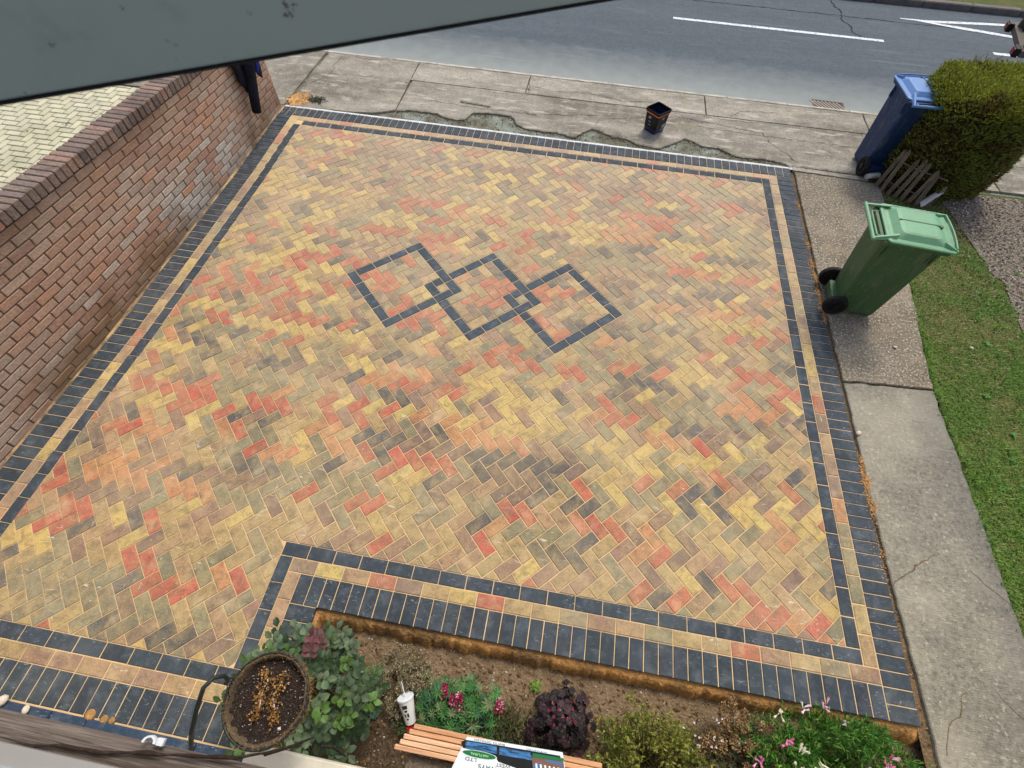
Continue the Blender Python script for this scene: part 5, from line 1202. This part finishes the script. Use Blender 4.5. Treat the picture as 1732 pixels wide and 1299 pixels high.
for k in range(24): m.leaf((-3.075 + random.gauss(0, .012), -.757 + random.gauss(0, .01), -.035), rdir(.8), (0, 0, 1), .018, .014, .3, .2, jit(S(196, 26, 26), .1))
tag(m.build('red_flowers', M_veg, tint=True), 'small red flowered plant at the left end of the slatted table', 'plant')
# grassy dark plant between lupin and heuchera
m = MB()
for k in range(420): 
    x = -2.50 + random.gauss(0, .09); y = -.66 + random.gauss(0, .06); m.blade((x, y, -.12), rdir(1.4).normalized() * random.uniform(.07, .14), .006, jit(random.choice([S(66, 78, 40), S(92, 92, 54), S(58, 48, 44), S(88, 104, 52)]), .12))
tag(m.build('grassy_plant', M_veg, tint=True), 'thin leaved dark green tuft between the lupin and the dark purple plant', 'plant')
m = MB()
for k in range(1000):
    x = -2.26 + random.gauss(0, .16); y = -.70 + random.gauss(0, .045); m.leaf((x, y, -.12 + random.random() * .05), rdir(.9), rdir(1), random.uniform(.01, .022), .008, .5, .4, jit(random.choice([S(60, 52, 48), S(96, 84, 72), S(120, 110, 92), S(44, 38, 36), S(72, 44, 46)]), .12))
tag(m.build('withered_leaves', M_dry, tint=True), 'curled dead leaves on the dark soil behind the slatted table', 'leaf litter', kind='stuff')
# yellow green shrub
ys = empty('yellow_green_shrub', (0, 0, 0), 0, 'yellow green shrub with small pointed leaves right of the slatted table', 'shrub')
m = MB(); st = MB(); tops = []
for _ in range(3000):
    p, q = ell((-1.55, -.66, .05), .38, .27, .24)
    if q.length < .5 or p.z < -.12: continue
    if fbm(p.x * 7, p.y * 7, p.z * 7) < -.16: continue
    if random.random() < .03: tops.append(p)
    d = (q + rdir(.6) * .8).normalized()
    for k in range(3): m.leaf(p, (d + rdir(.3) * .8).normalized(), rdir(1), random.uniform(.02, .036), .011, .3, .2, jit(random.choice([S(118, 126, 44), S(138, 140, 58), S(92, 106, 38), S(150, 150, 76)]), .12))
stems(st, (-1.56, -.68), tops, .03, .003); m.build('foliage', M_veg, ys, tint=True)['kind'] = 'stuff'; st.build('stem', M_dry, ys, tint=True)
# wispy plant with tiny white flowers
wp = empty('wispy_plant', (0, 0, 0), 0, 'wispy olive plant with tiny white flowers right of the yellow green shrub', 'plant')
m = MB(); fl = MB()
for _ in range(1500):
    p, q = ell((-1.20, -.60, -.03), .20, .22, .12)
    if p.z < -.12: p.z = -.12
    m.blade(p, rdir(1.2).normalized() * random.uniform(.02, .05), .003, jit(random.choice([S(88, 86, 44), S(108, 100, 62), S(78, 60, 44), S(96, 104, 50)]), .12))
for _ in range(22):
    p, q = ell((-1.22, -.52, .09), .24, .2, .02)
    for k in range(5): fl.leaf(p, rdir(.6), (0, 0, 1), .009, .006, .3, .1, S(226, 220, 222))
m.build('foliage', M_veg, wp, tint=True)['kind'] = 'stuff'; fl.build('flowers', M_veg, wp, tint=True)['kind'] = 'stuff'
# dried brown flower heads
dh = empty('dried_hydrangea', (0, 0, 0), 0, 'plant with dried brown flower heads leaning over the orange sand bank', 'plant')
lf = MB(); st = MB(); heads = []
for _ in range(46):
    p, q = ell((-1.0, -.48, .05), .33, .22, .13); heads.append(p)
heads += [Vector(p) for p in ((-1.12, -.31, .10), (-1.08, -.285, .13), (-1.06, -.27, .10), (-1.05, -.31, .07))]
stems(st, (-.98, -.55), heads, .05, .003, S(92, 74, 52))
for p in heads:
    m = MB()
    for k in range(80):
        q = Vector((random.gauss(0, 1), random.gauss(0, 1), random.gauss(0, .8))).normalized() * random.uniform(.008, .03); m.leaf(p + q, q + rdir(.3) * .01, rdir(1), .012, .010, .4, .3, jit(random.choice([S(146, 120, 84), S(124, 98, 66), S(164, 138, 100), S(104, 82, 58)]), .1))
    m.build('flower_head', M_dry, dh, tint=True)
for _ in range(330):
    p, q = ell((-.98, -.60, -.05), .30, .22, .08); lf.leaf(p, rdir(.5), (q.x * .4, q.y * .4, 1), random.uniform(.04, .075), .035, .2, .3, jit(random.choice([S(44, 62, 40), S(54, 72, 46), S(64, 58, 40), S(38, 50, 34)]), .1))
lf.build('foliage', M_veg, dh, tint=True)['kind'] = 'stuff'; st.build('stem', M_dry, dh, tint=True)
# bright green plant with pink trumpet flowers
pk = empty('pink_flowered_plant', (0, 0, 0), 0, 'bright green bush with pink and white trumpet flowers at the corner of the paving', 'plant')
m = MB(); st = MB(); tops = []
for _ in range(6200):
    p, q = ell((-.46, -.52, .10), .48, .32, .24)
    if q.length < .45 or p.z < -.12: continue
    if fbm(p.x * 6, p.y * 6, p.z * 6) < -.2: continue
    if random.random() < .02: tops.append(p)
    d = (q * .7 + rdir(.9)).normalized()
    for k in range(3): m.leaf(p + d * .012 * k, (d + rdir(.4) * .7).normalized(), rdir(1), random.uniform(.03, .055), .008, .3, .2, jit(random.choice([S(72, 128, 42), S(58, 108, 36), S(94, 150, 56), S(46, 90, 34), S(116, 154, 64)]), .12))
stems(st, (-.48, -.5), tops, .08, .0025, S(96, 110, 50)); m.build('foliage', M_veg, pk, tint=True)['kind'] = 'stuff'; st.build('stem', M_dry, pk, tint=True)
for x, y, z, c_ in ((-.66, -.235, .20, 'w'), (-.56, -.20, .25, 'p'), (-.40, -.27, .18, 'w'), (-.80, -.29, .15, 'c'), (-.84, -.42, .28, 'p'), (-.76, -.46, .28, 'c'), (-.97, -.56, .22, 'p'), (-.98, -.64, .24, 'p'), (-.99, -.70, .25, 'w'), (-.93, -.61, .25, 'w'), (-.50, -.54, .30, 'p'), (-.78, -.55, .27, 'c'), (-.27, -.44, .26, 'p'), (-.24, -.49, .28, 'p'), (-.22, -.41, .22, 'p'), (-.34, -.51, .26, 'w'), (-.66, -.49, .28, 'c'), (-.13, -.44, .2, 'p')):
    f = MB(); P_ = {'p': [S(224, 140, 176), S(236, 184, 204), S(206, 100, 150)], 'w': [S(232, 222, 226), S(236, 200, 214)], 'c': [S(226, 224, 190), S(236, 232, 214)]}[c_]
    f.cc = S(90, 120, 50); f.tube([(x, y, z - .12), (x, y, z)], .0015, 4)
    for k in range(5):
        d = rdir(.5).normalized(); b = Vector((x, y, z)) + Vector((random.gauss(0, .01), random.gauss(0, .01), random.uniform(0, .02))); f.cc = jit(random.choice(P_), .05); f.tube([b, b + d * .02, b + d * .034], [.002, .005, .008], 6)
        for j in range(5): f.leaf(b + d * .032, (d * .5 + rdir(.6)).normalized(), d, .010, .009, .2, .2, jit(random.choice(P_), .05))
    f.build('flower', M_veg, pk, tint=True)
m = MB()
for _ in range(500):
    p, q = ell((-.02, -.52, -.03), .12, .13, .12)
    m.leaf(p, rdir(.9), rdir(1), random.uniform(.012, .024), .012, .3, .3, jit(random.choice([S(104, 36, 44), S(132, 60, 64), S(84, 30, 36), S(92, 84, 66)]), .12))
tag(m.build('red_leaved_plant', M_veg, tint=True), 'small dark red leaved plant at the bottom right beside the concrete path', 'plant')
m = MB()
for _ in range(900):
    p, q = ell((-.16, -.32, -.07), .16, .10, .06)
    m.leaf(p, rdir(.9), rdir(1), random.uniform(.01, .02), .007, .3, .3, jit(random.choice([S(120, 116, 96), S(96, 100, 72), S(104, 88, 70)]), .12))
tag(m.build('grey_green_plant', M_dry, tint=True), 'low grey green plant behind the pink flowered bush near the paving corner', 'plant')

# ------------------------------------------------------------------ slatted table with a sign lying on it, paper cup
tb = empty('slatted_table', (-2.52, -.92, 0), 0, 'garden table with narrow light wooden slats under the printed sign', 'table')
ZT = .47
for k in range(5):
    yy = .218 - k * .0262; x0 = -.475 - k * .0185 + random.uniform(-.004, .004); x1 = .575 + random.uniform(-.004, .004) + min(k, 3) * .008
    m = MB(); m.cbox(((x0 + x1) / 2, yy, ZT - .012), (x1 - x0, .0225, .024), ch=.003); o = m.build('slat', M_slat, tb); o.color = jit(random.choice([S(214, 174, 134), S(204, 158, 116), S(222, 186, 150)]), .06)
for k in range(4):      # older, lower shelf boards on the house side
    m = MB(); y1_ = .086 - k * .072; m.cbox((.03, y1_ - .036, ZT - .085), (1.02, .066, .022), ch=.003); m.build('shelf_board', M_oldwood, tb)
m = MB(); m.box((-.44, .16, ZT - .075), (.54, .185, ZT - .025)); m.box((-.44, -.24, ZT - .15), (.54, -.215, ZT - .10)); m.box((-.50, .10, ZT - .06), (-.47, .155, ZT - .025)); m.box((.545, .10, ZT - .06), (.57, .155, ZT - .025)); m.build('frame', M_oldwood, tb)
for k, z in enumerate((.36, .28, .20, .12, .04, -.04)): m = MB(); m.box((-.455, -.185, z - .034), (-.44, .15, z + .034)); m.build('side_board', M_oldwood, tb)
for sx in (-.448, .522):
    for sy in (-.205, .172): m = MB(); m.box((sx - .02, sy - .02, -.135), (sx + .02, sy + .02, ZT - .078)); m.build('leg', M_oldwood, tb)

sg = empty('printed_sign', (-2.44, -.86, ZT + .0015), R(1), 'white printed sign with a green oval lying upside down on the slatted table', 'sign')
def L2(x, y): return (x + 2.44, y + .86)
m = MB(); P = [L2(*p) for p in ((-2.755, -.88), (-2.12, -.88), (-2.105, -.86), (-2.158, -.683), (-2.687, -.693), (-2.728, -.80))]; m.prism(P, 0, .004, bottom=True); m.build('board', surf('sign white', S(214, 224, 228), [], rough=.3, bump=None, spec=.5), sg)
def flat(name, pts, mat, z): m = MB(); m.face([m.vert((*L2(*p), z)) for p in pts]); return m.build(name, mat, sg)
M_sb = surf('sign blue photograph', S(60, 120, 176), [dict(scale=30, lo=.42, hi=.6, col=S(24, 42, 66), fac=.9, st=(.5, 3.5, 1)), dict(scale=60, lo=.6, hi=.7, col=S(190, 214, 228), fac=.7, st=(.5, 3, 1))], rough=.3, bump=None, spec=.5)
M_sk = surf('sign black print', S(20, 24, 28), [dict(scale=40, lo=.6, hi=.75, col=S(60, 70, 80), fac=.4)], rough=.3, bump=None, spec=.5)
M_sg = surf('sign green print', S(18, 110, 62), [], rough=.3, bump=None, spec=.5)
flat('print_panel', [(-2.715, -.72), (-2.690, -.708), (-2.17, -.700), (-2.125, -.80), (-2.30, -.80), (-2.50, -.775), (-2.52, -.752), (-2.70, -.745)], M_sk, .0046)
flat('photo_print', [(-2.686, -.744), (-2.691, -.713), (-2.519, -.710), (-2.512, -.743)], M_sb, .0050); flat('photo_print', [(-2.500, -.745), (-2.502, -.712), (-2.334, -.710), (-2.317, -.742)], M_sb, .0050)
flat('photo_print', [(-2.310, -.775), (-2.322, -.728), (-2.150, -.722), (-2.135, -.775)], surf('sign brown photograph', S(120, 84, 66), [dict(scale=30, lo=.5, hi=.6, col=S(60, 110, 160), fac=.9, st=(.4, 3, 1))], rough=.3, bump=None), .0050)
flat('photo_print', [(-2.322, -.727), (-2.318, -.710), (-2.150, -.708), (-2.148, -.721)], M_sg, .0054)
for k in range(6): flat('white_stripe', [(-2.290 + k * .024, -.795), (-2.300 + k * .024, -.752), (-2.290 + k * .024, -.752), (-2.279 + k * .024, -.795)], bpy.data.materials['sign white'], .0056)
m = MB(); m.face([m.vert((*L2(-2.606 + .097 * math.cos(t), -.761 + .0165 * math.sin(t)), .0052)) for t in [k * R(12) for k in range(30)]]); m.build('white_oval', bpy.data.materials['sign white'], sg)
m = MB(); m.face([m.vert((*L2(-2.606 + .092 * math.cos(t), -.761 + .0145 * math.sin(t)), .0057)) for t in [k * R(12) for k in range(30)]]); m.build('green_oval', M_sg, sg)
def text(s, x, y, size, mat, z, rot=180, sx=1, bold=.0):
    cu = bpy.data.curves.new('t', 'FONT'); cu.body = s; cu.size = size; cu.align_x = 'CENTER'; cu.align_y = 'CENTER'; cu.offset = bold
    to = bpy.data.objects.new('t', cu); col.objects.link(to); bpy.context.view_layer.update()
    me = bpy.data.meshes.new_from_object(to.evaluated_get(bpy.context.evaluated_depsgraph_get())); bpy.data.objects.remove(to); me.materials.clear(); me.materials.append(mat)
    o = bpy.data.objects.new('lettering', me); col.objects.link(o); o.parent = sg; a = L2(x, y); o.location = (a[0], a[1], z); o.rotation_euler = (0, 0, R(rot)); o.scale = (sx, 1, 1)
text('LTD', -2.647, -.786, .022, M_sk, .0052, 180, 1.6); text('WEST', -2.47, -.788, .021, M_sk, .0052, 180, 1.5); text('WAYS', -2.55, -.808, .026, M_sk, .0052, 180, 1.5); text('DRIVE', -2.36, -.816, .026, M_sk, .0060, 180, 1.5)
text('DETROC GUPIR', -2.56, -.7005, .013, surf('sign grey print', S(70, 84, 96), [], rough=.3, bump=None), .0052, 0, 1.9); text('DRIVEWAYS', -2.30, -.699, .011, M_sb, .0052, 0, 1.9)
text('NATURAL', -2.606, -.761, .014, surf('sign pale print', S(190, 220, 170), [], rough=.3, bump=None), .0062, 180, 1.6)

cp = empty('paper_cup', (-3.11, -.668, .0), 0, 'white paper drinks cup with a straw lying tilted at the end of the slatted table', 'cup')
Mc = Matrix.Rotation(R(26), 4, 'Z') @ Matrix.Rotation(R(-62), 4, 'X') @ Matrix.Scale(1.3, 4)
m = MB(); m.lathe([(.024, -.06), (.026, -.058), (.038, .058), (.040, .060), (.0395, .063), (.037, .062), (.030, .061)], 28, Mc); m.build('body', surf('white paper', S(226, 226, 222), [], rough=.6, bump=None), cp, smooth=False)
m = MB(); m.lathe([(.040, .059), (.0415, .060), (.041, .067), (.036, .069), (.035, .066), (.001, .066)], 28, Mc, cap=False); m.build('lid', M_upvc, cp)
m = MB(); m.tube([Mc @ Vector((0, .0, .064)), Mc @ Vector((-.004, .006, .14))], .0035, 8); m.build('straw', M_upvc, cp)
m = MB()
def cl(a0, a1, z0, z1):
    r = lambda z: .026 + .012 * (z + .058) / .116 + .0006; n = 5; m = MB()
    for k in range(n):
        p, q = R(a0 + (a1 - a0) * k / n), R(a0 + (a1 - a0) * (k + 1) / n); m.face([m.vert(Mc @ Vector((r(z) * math.cos(t), r(z) * math.sin(t), z))) for t, z in ((p, z0), (q, z0), (q, z1), (p, z1))])
    m.build('printed_mark', M_sk, cp)
for a in ((-125, -85, .026, .044), (-112, -90, .010, .020), (-120, -108, -.014, .0), (-98, -82, -.016, .002), (-112, -94, -.030, -.022)): cl(*a)
